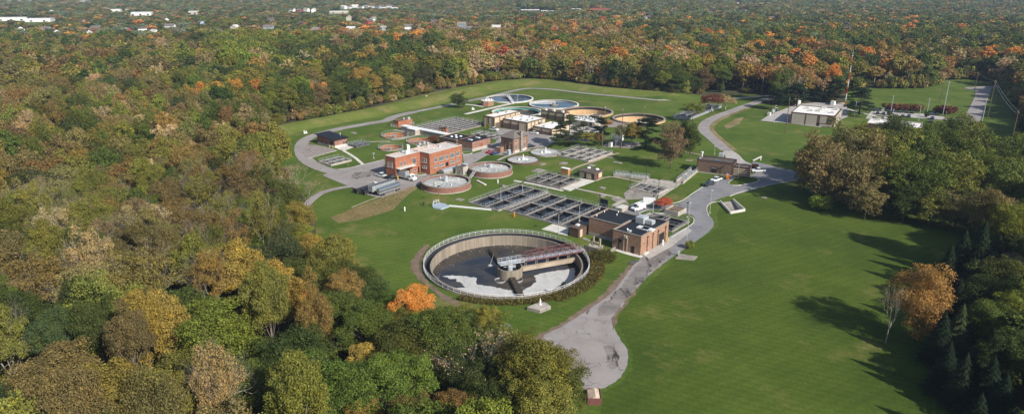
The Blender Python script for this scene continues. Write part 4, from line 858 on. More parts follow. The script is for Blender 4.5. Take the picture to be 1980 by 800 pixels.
# lawn islands with kerbs
def island(pts, mat='grass', name='grass_island'):
    q = smooth(pts, True, 1); struct(name, MB().prism(q, 0, .2), mat)
    m = MB()
    for a_, b_ in zip(q, q[1:]+q[:1]): m.bar((*a_,.09),(*b_,.09),.3,.24)
    struct('kerb', m, 'concrete_light'); NOTREE.append(q)
island(gp('O',[(1406,355),(1416,348),(1424,342),(1455,343),(1469,347),(1464,352),(1446,356),(1420,360)]), 'grass_shaded')
island(gp('K5',[(850,520),(960,480),(1060,470),(1140,490),(1120,520),(1000,510),(920,540)]))
kerb(gp('K7',[(0,755),(80,738),(150,710),(270,620),(390,545)])); kerb(gp('K6',[(1100,440),(1200,375),(1333,295),(1350,240),(1300,210)])); kerb(gp('M5',[(835,665),(900,640),(1050,600),(1200,572),(1320,556)])); kerb(gp('M5',[(700,790),(685,745),(700,715),(740,700),(775,700)]))
kerb(gp('L2',[(560,650),(700,634),(870,590),(1150,527)])); kerb(gp('L2',[(165,512),(250,490),(400,448),(540,408)]))
island(gp('L3',[(665,215),(740,195),(815,205),(720,220)]), 'grass', 'grass_patch')
island(gp('K1',[(1095,490),(1190,500),(1230,515),(1150,528),(1095,525)]), 'grass', 'grass_patch')
# the ground sheet
lev_cl = smooth(gp('O',[(505,285),(520,258),(560,248),(600,240),(700,221),(800,201),(870,185),(920,172),(980,163),(1040,161),(1110,169),(1200,178),(1320,188)]), False, 2)
LC = np.array(lev_cl)
def relief(X, Y):
    P_ = np.stack([X, Y], 1); best = np.full(len(X), 1e9)
    A_ = LC[:-1]; D_ = LC[1:]-A_; L2 = (D_**2).sum(1)
    near = np.where((np.abs(X) < 400) & (Y > 250) & (Y < 700))[0]
    for i in near:
        t = np.clip(((P_[i]-A_)*D_).sum(1)/L2, 0, 1); best[i] = np.sqrt((((A_+D_*t[:,None])-P_[i])**2).sum(1).min())
    return 2.6*np.where(best < 13, .5+.5*np.cos(np.pi*np.minimum(best,13)/13), 0)
crown = lambda pts, z: [G('O', x, y, z) for x, y in pts]
CLEAR = (crown([(604,400),(594,422),(625,448),(660,458),(706,505),(725,540),(790,555),(862,590),(905,605),(965,625),(1000,655),(1060,690),(1120,735),(1150,790),(1165,830)], 11)
         + gp('O',[(1150,1500),(1900,1500),(1880,790),(1830,745),(1790,690),(1770,650),(1800,600),(1830,560),(1850,500),(1900,478),(1960,440),(2010,420),(2040,330)])
         + gp('O',[(1990,300),(1975,250),(1960,200),(1935,170),(1915,158),(1860,152),(1800,158),(1790,170),(1740,172),(1660,170),(1640,172),(1632,205),(1640,215),(1560,205),(1500,203),(1440,200),(1500,184),(1460,182),(1330,186),(1300,187),(1180,170),(1080,155),(1030,152),(960,156),(880,170),(800,187),(720,208),(640,226),(560,240),(530,250),(518,268),(528,300)])
         + crown([(520,280),(560,312),(590,340),(607,372)], 9))
FIELD = gp('O',[(1165,64),(1300,64),(1370,68),(1280,74),(1180,72)])
LEVEE = gp('O',[(515,300),(530,285),(560,262),(600,250),(700,231),(780,216),(860,199),(920,186),(975,175),(1040,168.5),(1130,178),(1220,188),(1320,190),(1300,187),(1180,170),(1080,155),(1030,152),(960,156),(880,170),(800,187),(720,208),(640,226),(560,240),(530,250),(518,268)])
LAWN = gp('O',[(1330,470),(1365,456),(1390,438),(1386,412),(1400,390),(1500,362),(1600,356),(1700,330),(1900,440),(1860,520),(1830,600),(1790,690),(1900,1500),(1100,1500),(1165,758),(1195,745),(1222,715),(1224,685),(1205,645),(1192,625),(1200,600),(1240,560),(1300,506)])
ROUGH = gp('O',[(640,421),(700,396),(735,384),(765,371),(795,360),(808,362),(785,380),(760,405),(730,415),(690,426),(655,431)])
ROUGH2 = gp('O',[(1400,243),(1422,230),(1438,226),(1430,240),(1405,250)])
def inpoly(X, Y, poly):
    p = np.array(poly); x0, y0 = p[:,0], p[:,1]; x1, y1 = np.roll(x0,-1), np.roll(y0,-1); r = np.zeros(len(X), bool)
    for i in range(len(p)):
        c_ = (y0[i] > Y) != (y1[i] > Y); d = (y1[i]-y0[i]) or 1e-12
        r ^= c_ & (X < (x1[i]-x0[i])*(Y-y0[i])/d+x0[i])
    return r
def make_ground():
    V, E = [], []
    def loop(poly, step=None):
        o = len(V); V.extend(poly); n = len(poly); E.extend([(o+i, o+(i+1)%n) for i in range(n)])
    for q in HOLES: loop(q)
    clr = smooth(CLEAR, True, 1)
    for q in (clr, LEVEE, LAWN, ROUGH, ROUGH2, FIELD): loop(q)
    for X in np.arange(-420, 561, 14.0):
        for Y in np.arange(60, 760, 14.0): V.append((float(X)+.013, float(Y)+.017))
    for X in np.arange(-6000, 6001, 500.0):
        for Y in np.arange(-600, 7001, 500.0):
            if not (-430 < X < 570 and 50 < Y < 770): V.append((float(X), float(Y)))
    for i in range(0, len(LC), 1):
        for k in (-9,-5,0,5,9): 
            a_ = LC[max(0,i-1)]; b_ = LC[min(len(LC)-1,i+1)]; d = b_-a_; d = d/np.hypot(*d); V.append((float(LC[i][0]-d[1]*k), float(LC[i][1]+d[0]*k)))
    r = delaunay_2d_cdt([Vector(v) for v in V], E, [], 0, 1e-4)
    vs, fs = r[0], r[2]; A_ = np.array([(v.x,v.y) for v in vs]); Fc = np.array([f for f in fs if len(f) == 3]); cen = A_[Fc].mean(1)
    keep = np.ones(len(Fc), bool)
    for q in HOLES: keep &= ~inpoly(cen[:,0], cen[:,1], q)
    Fc, cen = Fc[keep], cen[keep]; mi = np.zeros(len(Fc), int)
    mi[inpoly(cen[:,0],cen[:,1],gp('O',[(-400,92),(720,92),(1000,70),(1300,50),(2300,50),(2300,2),(-400,2)]))] = 1; mi[inpoly(cen[:,0],cen[:,1],clr)] = 1; mi[inpoly(cen[:,0],cen[:,1],FIELD)] = 1
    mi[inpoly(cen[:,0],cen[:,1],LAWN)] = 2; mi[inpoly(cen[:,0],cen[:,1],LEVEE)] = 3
    for q in (ROUGH, ROUGH2): mi[inpoly(cen[:,0],cen[:,1],q)] = 4
    z = relief(A_[:,0], A_[:,1]); m = MB(); m.v = [(float(x),float(y),float(h)) for (x,y),h in zip(A_,z)]
    a3 = A_[Fc]; cr = (a3[:,1,0]-a3[:,0,0])*(a3[:,2,1]-a3[:,0,1])-(a3[:,2,0]-a3[:,0,0])*(a3[:,1,1]-a3[:,0,1])
    m.f = [tuple(int(i) for i in (f if c_ > 0 else f[::-1])) for f, c_ in zip(Fc, cr)]; m.m = [int(i) for i in mi]
    struct('ground', m, ['forest_floor','grass','grass_shaded','grass_levee','grass_rough'], smooth=True)
make_ground()
# ------------------------------------------------------------------ vehicles
def prof(m, pts, W, mi=0, taper=None):
    """side outline extruded across; taper = (z above which it narrows, factor)"""
    n = len(pts); vs = []
    for sgn in (-1, 1):
        for x, z in pts:
            y = W/2
            if taper and z > taper[0]: y *= taper[1]
            vs.append((x, sgn*y, z))
    m.add(vs, [tuple(range(n)), tuple(range(2*n-1,n-1,-1))]+[(i,n+i,n+(i+1)%n,(i+1)%n) for i in range(n)], mi); return m
def wheels(a, xs, W, r=.38, w=.26):
    for x in xs:
        for sg in (-1,1):
            y = sg*(W/2-w/2+.02); t = a.part('wheel', MB().tube((x,y-w/2,r),(x,y+w/2,r),r,r,14), 'rubber'); a.part('rim', MB().tube((x,y-w/2-.015,r),(x,y+w/2+.015,r),r*.55,r*.55,10), 'rubber_hub', parent=t)
def lights(a, xf, xr, W, z=.8):
    for sg in (-1,1):
        a.part('headlight', MB().box(xf-.06,sg*W*.36-.17,z-.08,xf+.03,sg*W*.36+.17,z+.08), 'lens'); a.part('taillight', MB().box(xr-.03,sg*W*.4-.1,z-.1,xr+.06,sg*W*.4+.1,z+.15), 'taillight')
def place(c, rear, front):
    p, q = G(c,*rear), G(c,*front); return ((p[0]+q[0])/2,(p[1]+q[1])/2), math.atan2(q[1]-p[1], q[0]-p[0])
def pickup(label, c, rear, front, paint, group=None):
    xy, rt = place(c, rear, front); a = T('pickup_truck', label, 'pickup truck', xy, rt, group, .06); W = 2.0
    b = MB(); prof(b, [(-2.9,.5),(-2.3,.42),(2.3,.42),(2.9,.5),(2.92,.95),(2.75,1.08),(1.35,1.17),(-2.9,1.17)], W)
    prof(b, [(.7,1.82),(-.75,1.85),(-.7,1.90),(.6,1.88)], W*.86); a.part('body', b, paint)
    g = MB(); prof(g, [(1.4,1.16),(.72,1.83),(-.72,1.86),(-.9,1.16)], W*.97, 0, (1.3,.88)); a.part('window', g, 'glass')
    a.part('cargo_bed', MB().box(-2.75,-.8,1.171,-1.0,.8,1.19), 'rubber'); wheels(a, (-1.85,1.9), W, .4); lights(a, 2.9, -2.9, W); return a
def sedan(label, c, rear, front, paint, suv=False, group=None, xy=None):
    if xy is None: xy, rt = place(c, rear, front)
    else: xy, rt = xy
    a = T('suv' if suv else 'sedan', label, 'car', xy, rt, group, .06); W = 1.85; h = 1.7 if suv else 1.45
    b = MB(); prof(b, [(-2.3,.45),(-1.9,.32),(1.9,.32),(2.3,.42),(2.33,.72),(2.1,.85),(1.1,.97),(-1.95,1.0),(-2.3,.92)], W)
    xr_ = -2.0 if suv else -1.35
    prof(b, [(.35,h-.04),(xr_+.35,h-.03),(xr_+.45,h+.03),(.2,h+.02)], W*.82); a.part('body', b, paint)
    g = MB(); prof(g, [(1.15,.96),(.4,h-.03),(xr_+.35,h-.02),(xr_-.15,.99)], W*.95, 0, (1.1,.87)); a.part('window', g, 'glass')
    wheels(a, (-1.4,1.4), W, .33, .22); lights(a, 2.3, -2.3, W, .68); return a
def van(label, c, rear, front):
    xy, rt = place(c, rear, front); a = T('cargo_van', label, 'van', xy, rt, 'white cargo vans', .06); W = 2.05
    b = MB(); prof(b, [(-2.95,.4),(2.6,.35),(2.98,.5),(3.0,1.0),(2.75,1.25),(2.1,1.45),(1.35,2.45),(1.05,2.6),(-2.9,2.65),(-2.97,2.5)], W, 0, (2.0,.93)); a.part('body', b, 'paint_white')
    g = MB(); g.add([(2.12,-.88,1.47),(2.12,.88,1.47),(1.42,.84,2.4),(1.42,-.84,2.4)],[(0,1,2,3)])
    for sg in (-1,1): g.box(.75,sg*1.0,1.45,1.7,sg*1.035,2.05)
    a.part('window', g, 'glass'); a.part('grille', MB().box(2.97,-.6,.6,3.02,.6,.95), 'rubber'); wheels(a, (-1.9,1.95), W, .37); lights(a, 2.95, -2.95, W, 1.0)
    for sg in (-1,1): a.part('mirror', MB().box(1.75,sg*1.04,1.45,1.9,sg*1.3,1.8), 'rubber')
    return a
pickup('white pickup parked left of the dark one at the truck bay', 'L3', (272,222), (372,248), 'paint_white')
pickup('black pickup parked against the corner of the brick office', 'L3', (378,252), (472,272), 'paint_black')
sedan('red car parked beside the porch of the hip roofed house', 'K2', (152,782), (242,768), 'paint_red')
sedan('dark blue car parked right in front of the red one', 'K2', (200,800), (290,782), 'paint_blue')
sedan('black car at the right wall of the hip roofed house', 'K2', (668,704), (742,694), 'paint_black', True)
sedan('white car in front of the lowest tan building block', 'K2', (705,520), (805,535), 'paint_white')
pickup('white pickup beside the tan building left pier', 'K2', (190,478), (268,490), 'paint_white')
pickup('white pickup between the two groups of pines', 'K3', (525,375), (638,380), 'paint_white')
sedan('silver car in the yard of the cluttered roof annex', 'K3', (335,345), (380,318), 'paint_silver')
van('white cargo van facing the camera beside the pump building', 'K5', (925,455), (785,497)); van('white cargo van behind the other, beside the red tree', 'K5', (930,422), (1055,428))
pickup('slate grey pickup nearest the lawn edge at the junction', 'K7', (535,505), (405,545), 'paint_slate'); pickup('white pickup behind the slate one at the dotted building', 'K7', (622,450), (505,488), 'paint_white'); pickup('white pickup at the right end of the dotted building', 'K7', (1190,352), (1022,352), 'paint_white')
# parked cars in the far car park
p0 = G('L1',155,330); p1 = G('L1',460,354); ra = math.atan2(p1[1]-p0[1], p1[0]-p0[0])+rad(90)
pk = [(155,328,'paint_blue',0,'leftmost dark blue car in the back row of the car park'),(208,332,'paint_white',1,'white car second from left in the back row of the car park'),(163,358,'paint_black',1,'leftmost black car in the front row of the car park'),(213,362,'paint_slate',0,'slate car second from left in the front row of the car park'),
      (302,340,'paint_blue',0,'blue car under the red bushes left of the lamp post'),(252,337,'paint_black',0,'black car beside the lamp post in the back row of the car park'),(360,346,'paint_slate',1,'slate car in the middle of the back row of the car park'),(410,348,'paint_black',0,'black car second from right in the left back row'),(460,353,'paint_black',1,'black car at the right end of the left back row'),
      (378,382,'paint_slate',0,'slate car in the front row near the footpath'),(430,384,'paint_blue',1,'blue car beside the footpath in the front row'),(628,366,'paint_blue',0,'blue car at the round dark bush in the right car park'),(675,370,'paint_black',0,'black car right beside the round dark bush'),(632,402,'paint_blue',1,'blue car alone in the front of the right car park'),(230,400,'paint_white',0,'white car beside the roof of the rear office wing'),(322,408,'paint_black',0,'black car against the middle of the rear office wing'),(622,430,'paint_slate',0,'slate car beyond the right end of the rear office wing')]
for x, y, pt, sv, lb in pk: sedan(lb, 'L1', None, None, pt, bool(sv), 'cars parked in the far car park', xy=(G('L1',x,y), ra))
# truck in the bay
xy, rt = place('L3', (470,235), (683,282)); p1 = G('L3',683,282); a = T('dump_truck', 'white cab semi truck with grey dump trailer backed into the brick bay', 'truck', p1, rt, None, .05)
b = MB(); prof(b, [(-2.6,.6),(-.1,.55),(0,.9),(-.1,1.5),(-1.1,1.65),(-1.5,2.6),(-2.6,2.75)], 2.3); a.part('cab', b, 'paint_white'); a.part('window', MB().add([(-1.1,-.95,1.68),(-1.1,.95,1.68),(-1.46,.95,2.5),(-1.46,-.95,2.5)],[(0,1,2,3)]).box(-2.3,1.13,1.7,-1.5,1.17,2.4).box(-2.3,-1.17,1.7,-1.5,-1.13,2.4), 'glass')
a.part('trailer', MB().box(-12,-1.2,1.3,-4.2,1.2,3.6).box(-11.9,-1.25,1.0,-3,-1.0,1.3).box(-11.9,1.0,1.0,-3,1.25,1.3), 'steel'); a.part('cargo', MB().box(-11.7,-1.0,3.601,-4.5,1.0,3.62), 'dirt'); wheels(a, (-.9,-3.4,-4.6,-10,-11.2), 2.4, .5, .3); lights(a, 0, -12, 2.3, 1.0); a.part('exhaust_stack', MB().cyl(-2.8,.9,1.2,3.2,.1,8), 'chrome')
def trailer(name, label, c, rear, front, kind):
    xy, rt = place(c, rear, front); a = T(name, label, 'trailer', xy, rt, None, .07)
    if kind == 'tank': a.part('tank', MB().tube((-5.5,0,2.2),(5.5,0,2.2),1.0,1.0,20).tube((-5.7,0,2.2),(-5.5,0,2.2),.6,1.0,20).tube((5.5,0,2.2),(5.7,0,2.2),1.0,.6,20).box(-3,-.2,3.1,3,.2,3.35), 'chrome'); a.part('chassis', MB().box(-5.4,-.6,.9,5,.6,1.2), 'steel')
    elif kind == 'dump':
        m = MB(); m.box(-6,-1.25,1.2,6,-1.1,3.5).box(-6,1.1,1.2,6,1.25,3.5).box(-6,-1.1,1.2,-5.85,1.1,3.5).box(5.85,-1.1,1.2,6,1.1,3.5).box(-5.85,-1.1,1.2,5.85,1.1,1.4)
        for k in range(9): m.box(-5.6+k*1.35,-1.34,1.3,-5.45+k*1.35,-1.253,3.4)
        a.part('body', m, 'steel'); a.part('tarpaulin', MB().box(-5.8,-1.08,3.3,5.8,1.08,3.42), 'grate')
    else: a.part('deck', MB().box(-5,-1.2,1.0,5,1.2,1.25).box(-5,-1.2,1.25,-4.8,1.2,2.0), 'trim_dark')
    wheels(a, (-4.6,-3.4,3.6,4.6) if kind == 'tank' else (-4.6,-3.4), 2.4, .48, .3); a.part('landing_leg', MB().box(2.2,-.9,.0,2.35,-.7,1.0).box(2.2,.7,.0,2.35,.9,1.0), 'steel'); return a
trailer('tanker_trailer', 'polished chrome tanker trailer at the front edge of gravel pad', 'L3', (300,440), (495,375), 'tank'); trailer('dump_trailer', 'long grey dump trailer behind the chrome tanker', 'L3', (225,420), (425,355), 'dump')
trailer('flatbed_trailer', 'black low flatbed trailer at the left end of the gravel pad', 'L3', (70,400), (205,355), 'flat'); trailer('dark_flatbed_trailer', 'dark flatbed between the black one and the grey dump trailer', 'L3', (150,415), (290,368), 'flat')
pickup('white pickup showing behind the grey dump trailer', 'L3', (232,345), (285,335), 'paint_white')
# ------------------------------------------------------------------ poles
def hgt(c, x, yb, yt):
    X, Y = G(c, x, yb); ty = px(c,0,yt)[1]; lo, hi = 0, 70
    for _ in range(40):
        q = (lo+hi)/2
        if proj(X,Y,q)[1] > ty: lo = q
        else: hi = q
    return lo
def lamp(label, c, x, yb, yt, mat='trim_dark', head='trim_dark', r=.10):
    h = hgt(c,x,yb,yt); a = T('street_lamp', label, 'lamp post', G(c,x,yb), rad(50), 'lamp posts on the plant grounds')
    a.part('pole', MB().cyl(0,0,.3,h,r,8,0,r*.7), mat); a.part('base', MB().cyl(0,0,0,.45,.32,10), 'concrete'); a.part('lamp_head', MB().box(-.55,-.25,h,.55,.25,h+.28), head)
lamp('brown lamp post on the small blue grey slab', 'L3', 940, 520, 335, 'rust')
lamp('slim lamp post on the white slab left of the valve hut', 'K4', 998, 735, 515, 'galv'); lamp('lamp post among the big basin cells near the hut', 'K4', 1222, 600, 412, 'galv')
lamp('lamp post over the left narrow basin cells', 'K4', 380, 385, 225, 'galv'); lamp('lamp post on the walkway between two basin blocks', 'K4', 613, 290, 185, 'galv')
lamp('dark lamp post left of the sunken basin deck', 'K5', 768, 255, 72); lamp('tall dark lamp post behind the pipe trench', 'K5', 936, 182, 5); lamp('dark lamp post on the deck right beside the sunken basin', 'K5', 1068, 352, 155); lamp('dark lamp post where the stepped channel begins', 'K5', 1260, 235, 52)
lamp('lamp post between the white vans and the red tree', 'K5', 1014, 500, 330, 'galv'); lamp('tall silver lamp post beside round green bush by the road', 'K6', 1259, 545, 72, 'galv', 'galv'); lamp('silver lamp post on the lawn beside the ramp walls', 'M5', 707, 775, 630, 'galv', 'galv')
lamp('lamp post at the road corner beside the concrete planter', 'M5', 560, 800, 708); lamp('silver lamp post on the island in front of the dotted building', 'K7', 842, 440, 185, 'galv', 'galv'); lamp('silver lamp post behind the dotted building roof', 'K7', 542, 125, 20, 'galv', 'galv')
lamp('pale lamp post in front of the empty tan tank', 'K3', 730, 190, 52, 'concrete_tan', 'galv'); lamp('lamp post behind the basin corner of pump building', 'K5', 437, 470, 320, 'trim_dark')
lamp('lamp post on the lawn left of the brick office', 'L2', 1018, 510, 448, 'galv', 'galv', .09)
lamp('tall car park lamp by the red hedge', 'L1', 276, 345, 208, 'galv', 'galv', .18); lamp('car park lamp left of the round dark bush', 'L1', 588, 352, 228, 'galv', 'galv', .18); lamp('car park lamp in front of the footpath end', 'L1', 514, 415, 292, 'galv', 'galv', .18); lamp('short car park lamp among the front row cars', 'L1', 287, 402, 322, 'galv', 'galv', .18)
lamp('lamp post on the pale yard left of office', 'K8', 200, 430, 250, 'galv', 'galv', .16); lamp('silver lamp post right of the office mast', 'K8', 1065, 362, 210, 'galv', 'galv', .18); lamp('lamp post close to the right wall of the office', 'K8', 922, 400, 295, 'galv', 'galv', .18)
lamp('lamp post beside the leftmost far clarifier', 'K2', 538, 140, 30, 'galv', 'galv', .14)
def wpole(label, c, x, yb, yt, arms=1, mat='wood_pole'):
    h = hgt(c,x,yb,yt); a = T('utility_pole', label, 'utility pole', G(c,x,yb), rad(70), 'utility poles'); a.part('pole', MB().cyl(0,0,0,h,.24,9,0,.15), mat)
    for k in range(arms): z = h-.8-k*1.2; a.part('crossarm', MB().box(-1.4,-.1,z,1.4,.1,z+.2), mat)
    a.part('insulator', MB().cyl(-1.3,0,h-.6,h-.3,.08,6).cyl(0,0,h,h+.35,.08,6).cyl(1.3,0,h-.6,h-.3,.08,6), 'concrete_light'); return (*G(c,x,yb), h)
wp = [wpole('wood pole on the slope left of the office', 'K8', 325, 545, 165, 0), wpole('wood pole behind the pines with guy wires, left one', 'K3', 938, 575, 75, 0), wpole('wood pole inside the empty tan tank lawn with guy wires', 'K3', 1232, 240, 40, 0), wpole('wood pole right of the bushy round tree', 'K3', 692, 575, 370, 0)]
rp = [wpole('wood pole at the right border of the picture', 'O', 1950, 296, 215, 1), wpole('wood pole on the right verge of the straight road', 'L1', 1105, 398, 72, 2), wpole('wood pole at the far left corner of the straight road', 'L1', 996, 155, 2, 2),
      wpole('wood pole rising behind the round dark bush', 'L1', 697, 268, 66, 1), wpole('silver pole beside the wood pole at the round dark bush', 'L1', 724, 362, 80, 1, 'galv'), wpole('short wood pole in front of the rear office wing', 'L1', 734, 442, 340, 0), wpole('silver pole on the right verge of the straight road', 'L1', 1062, 418, 225, 0, 'galv'), wpole('wood pole at the back edge of the right field', 'L1', 668, 120, 4, 1)]
def wire(label, a_, b_, sag=1.2, off=0):
    m = MB(); n = 10; pts = []
    for i in range(n+1):
        t = i/n; pts.append((a_[0]+(b_[0]-a_[0])*t, a_[1]+(b_[1]-a_[1])*t, a_[2]+(b_[2]-a_[2])*t-sag*4*t*(1-t)-off))
    for p, q in zip(pts, pts[1:]): m.bar(p, q, .05)
    one('power_line', label, 'power line', m, 'galv', (0,0))
wire('power line from the border pole to the verge pole', rp[0], rp[1]); wire('lower power line from the border pole to the verge pole', rp[0], rp[1], 1.6, 1.5); wire('power line from the verge pole along the straight road', rp[1], rp[2]); wire('power line from the verge pole over the dark bush', rp[1], rp[3], 2)
# red and white mast
mx, my = G('O',1633,208); h = hgt('O',1634,208,97); a = T('radio_mast', 'tall thin red and white banded mast behind the office', 'mast', (mx,my))
for k in range(7): z0, z1 = h*k/7*.86, h*(k+1)/7*.86; a.part('mast_band', MB().cyl(0,0,z0+.002,z1,.26-.018*k,8,0,.242-.018*k), 'paint_red' if k%2 == 0 else 'paint_white')
a.part('antenna', MB().cyl(0,0,h*.86,h,.1,6).box(-.5,-.05,h*.9,.5,.05,h*.91), 'galv')
# ------------------------------------------------------------------ small things
x, y = G('K7', 705, 442); a = T('portable_toilet', 'orange portable toilet with white roof by the dotted building', 'portable toilet', (x,y), rt*0+rad(-8), None, .06)
a.part('cabin', MB().box(-.6,-.6,0,.6,.6,2.1), 'paint_orange'); a.part('roof', MB().box(-.62,-.62,2.1,.62,.62,2.2).dome(0,0,2.2,.55,.2,10), 'paint_white'); a.part('door', MB().box(-.42,-.63,.1,.42,-.6,1.95), 'paint_orange')
x, y = G('K7', 665, 430); one('gas_cylinder', 'white upright cylinder left of the orange toilet', 'cylinder', MB().cyl(0,0,0,1.3,.3,12).dome(0,0,1.3,.3,.25,12), 'paint_white', (x,y))
a = T('vent_chamber', 'sloped concrete chamber cap with white vent in front of the big tank', 'chamber', G('L4',768,790))
q = [(-3.2,-.4),(0,-2.2),(2.9,.2),(.4,2.6)]; a.part('wall', MB().prism(q,0,.75), 'concrete_old'); a.part('cap', MB().prism([(x*.97,y*.97) for x,y in q],.753,.95), 'concrete'); a.part('vent_pipe', MB().cyl(.2,.9,.95,2.6,.13,8).cyl(.2,.9,.95,1.15,.4,10).cyl(.2,.9,1.8,2.0,.3,8), 'paint_white')
a = T('lift_station', 'concrete slab with small valves on right lawn by the road', 'slab', G('K6',1265,660)); q = [(-3.6,-.6),(1.6,-1.9),(3.4,.8),(-1.2,2.6)]; a.part('slab', MB().prism(q,0,.35), 'concrete_old'); a.part('valve', MB().cyl(-2.2,1.6,.35,1.5,.15,8).cyl(-1.7,2.0,.35,1.3,.12,8).box(-2.5,1.4,1.4,-1.8,1.7,1.7), 'galv')
a = T('slab_chamber', 'pale blue grey slab with white handrail on the lawn', 'slab', G('L3',960,575)); q = [a.g('L3',*p,.4) for p in ((873,560),(960,577),(1050,545),(1000,520),(938,510),(880,525))]
a.part('slab', MB().prism(q,0,.5), 'siding_blue'); a.part('railing', MB().rail([q[0],q[5],q[4]],.5,1.2,1.5,.09), 'rail_white')
p0 = G('L3',1045,548); p1 = G('K4',275,480); one('pipe_cover', 'long white pipe cover lying across the lawn to the basins', 'pipe', MB().bar((0,0,.25),(math.dist(p0,p1),0,.25),.8,.4), 'paint_white', p0, math.atan2(p1[1]-p0[1],p1[0]-p0[0]))
p0 = G('K4',125,165); p1 = G('K4',215,212); one('pipe_cover', 'short white concrete trough beside the brick walled tanks', 'pipe', MB().bar((0,0,.2),(math.dist(p0,p1),0,.2),.9,.35), 'concrete_light', p0, math.atan2(p1[1]-p0[1],p1[0]-p0[0]))
for c, x, y, mt, lb in (('K4',525,550,'paint_orange','orange hydrant on the lawn in front of the largest basin'),('K4',348,190,'paint_white','white sign post on the lawn above the narrow cells'),('L3',570,600,'paint_white','white marker post alone on the green slope'),('K4',178,135,'paint_white','white hydrant at foot of the brick tank ladder'),('L3',775,540,'trim_dark','small dark post left of the blue grey slab'),('L3',497,262,'yellow','yellow bollard at the left edge of the truck bay'),('L3',637,225,'yellow','yellow bollard at the right edge of the truck bay')):
    one('hydrant' if 'hydrant' in lb else 'marker_post', lb, 'hydrant' if 'hydrant' in lb else 'post', MB().cyl(0,0,0,1.4,.24,8).dome(0,0,1.4,.28,.25,8), mt, G(c,x,y))
for c, x, y, sx, sy, sz, mt, lb in (('K3',800,560,1.8,1.5,2.3,'paint_white','tall white cabinet at the left end of the transformer yard'),('K2',425,800,1.3,1.2,2.4,'siding_blue','pale blue cabinet in front of the hip roofed house'),('K3',1180,255,3,2,2.2,'concrete_light','white block building right at the second empty tank'),('K5',680,480,4.4,2.6,1.4,'concrete','low concrete box with metal lid left of the vans'),('K8',455,225,5,2.6,3.0,'siding_white','white site container behind the office yard'),('K8',835,240,4,2.2,2.6,'paint_white','white camper trailer behind the office roof'),('K8',150,350,2.2,1.6,1.6,'concrete_light','pale crate pile at the far corner of the office yard'),('K8',222,310,1.6,1.4,2.2,'paint_blue','blue upright tank at the edge of the office yard'),('K8',190,322,1.3,1.2,2.0,'paint_white','white upright tank left of the blue one')):
    a = T('cabinet', lb, 'cabinet', G(c,x,y), AX); a.part('body', MB().box(-sx/2,-sy/2,.15,sx/2,sy/2,sz), mt); a.part('plinth', MB().box(-sx/2-.1,-sy/2-.1,0,sx/2+.1,sy/2+.1,.15), 'concrete'); a.part('lid', MB().box(-sx/2-.06,-sy/2-.06,sz+.002,sx/2+.06,sy/2+.06,sz+.1), 'concrete_light')
a = T('transformer_yard', 'cluster of white transformers and insulators on gravel under the poles', 'transformer', G('K3',880,505), AX)
for i in range(3): a.part('transformer', MB().box(i*2.6,0,0,i*2.6+1.8,2,2.6).cyl(i*2.6+.5,.6,2.6,3.6,.12,8).cyl(i*2.6+1.3,.6,2.6,3.6,.12,8), 'paint_white'); a.part('radiator', MB().box(i*2.6-.35,.2,.4,i*2.6-.01,1.8,2.2), 'galv')
a.part('fence', MB().rail([(-6,-3),(14,-3),(14,7),(-6,7)],0,2.0,2.5,.06,closed=True), 'galv')
a = T('fenced_enclosure', 'small fenced enclosure with pale equipment at the foot of border pole', 'enclosure', G('L1',1280,690), rad(80)); a.part('fence', MB().rail([(-3.5,-3),(3.5,-3),(3.5,3),(-3.5,3)],0,2.2,1.4,.07,closed=True), 'galv'); a.part('equipment', MB().box(-2,-1.5,0,0,.5,1.6).box(.8,-.5,0,2.2,1.5,1.3), 'concrete_light')
p0 = G('K3',385,490,0); p1 = G('K3',200,490,0); one('privacy_fence', 'dark blue mesh fence behind the first two pines', 'fence', MB().box(0,0,.02,math.dist(p0,p1)+8,.15,2.6), 'shade_cloth', p1, math.atan2(p0[1]-p1[1],p0[0]-p1[0]))
p0 = G('K5',445,440,0); p1 = G('K5',525,462,0); one('dark_screen', 'dark screen panel at the back corner of the black roof', 'screen', MB().box(0,0,.02,math.dist(p0,p1),.2,3.2), 'shade_cloth', p0, math.atan2(p1[1]-p0[1],p1[0]-p0[0]))
a = T('rusty_container', 'open skip with pale rusty load and dark red end by the turning circle', 'skip', G('O',1148,772), rad(88)); a.part('wall', MB().box(-1.8,-1.35,0,-1.7,1.35,1.5).box(1.7,-1.35,0,1.8,1.35,1.5).box(-1.7,-1.35,0,1.7,-1.25,1.5).box(-1.7,1.25,0,1.7,1.35,1.5), 'maroon'); a.part('load', MB().add([(-1.69,-1.24,.2),(1.69,-1.24,.2),(1.69,1.24,.2),(-1.69,1.24,.2),(-1.69,-1.24,1.2),(1.69,-1.24,1.2),(1.69,-.2,1.75),(-1.69,-.2,1.75),(1.69,1.24,1.2),(-1.69,1.24,1.2)],[(0,1,5,4),(4,5,6,7),(7,6,8,9),(2,3,9,8),(1,2,8,6,5),(3,0,4,7,9)]), 'rusty_roof')
a = T('pipe_cage', 'galvanised railing around a concrete pit at the wood edge', 'railing', G('O',968,650,0), rad(20)); a.part('wall', MB().ring(0,0,0,.8,2.6,3.0,24), 'concrete_old'); a.part('railing', MB().rail(circpts(2.8,14),.8,1.3,1.5,.09,closed=True), 'galv')
for c, x, y, lb in (('L2',10,100,'white bench shaped marker at the levee edge left'),('L2',135,185,'small white marker on the levee slope'),('L6',95,345,'white valve stand beside the concrete path'),('O',825,189,'tiny white survey box on the levee crest')):
    one('valve_stand', lb, 'marker', MB().box(-1.1,-.6,0,1.1,.6,.35).box(-.9,-.3,.35,-.5,.2,1.7).box(.3,-.2,.35,.8,.3,1.2), 'paint_white', G(c,x,y), AX)
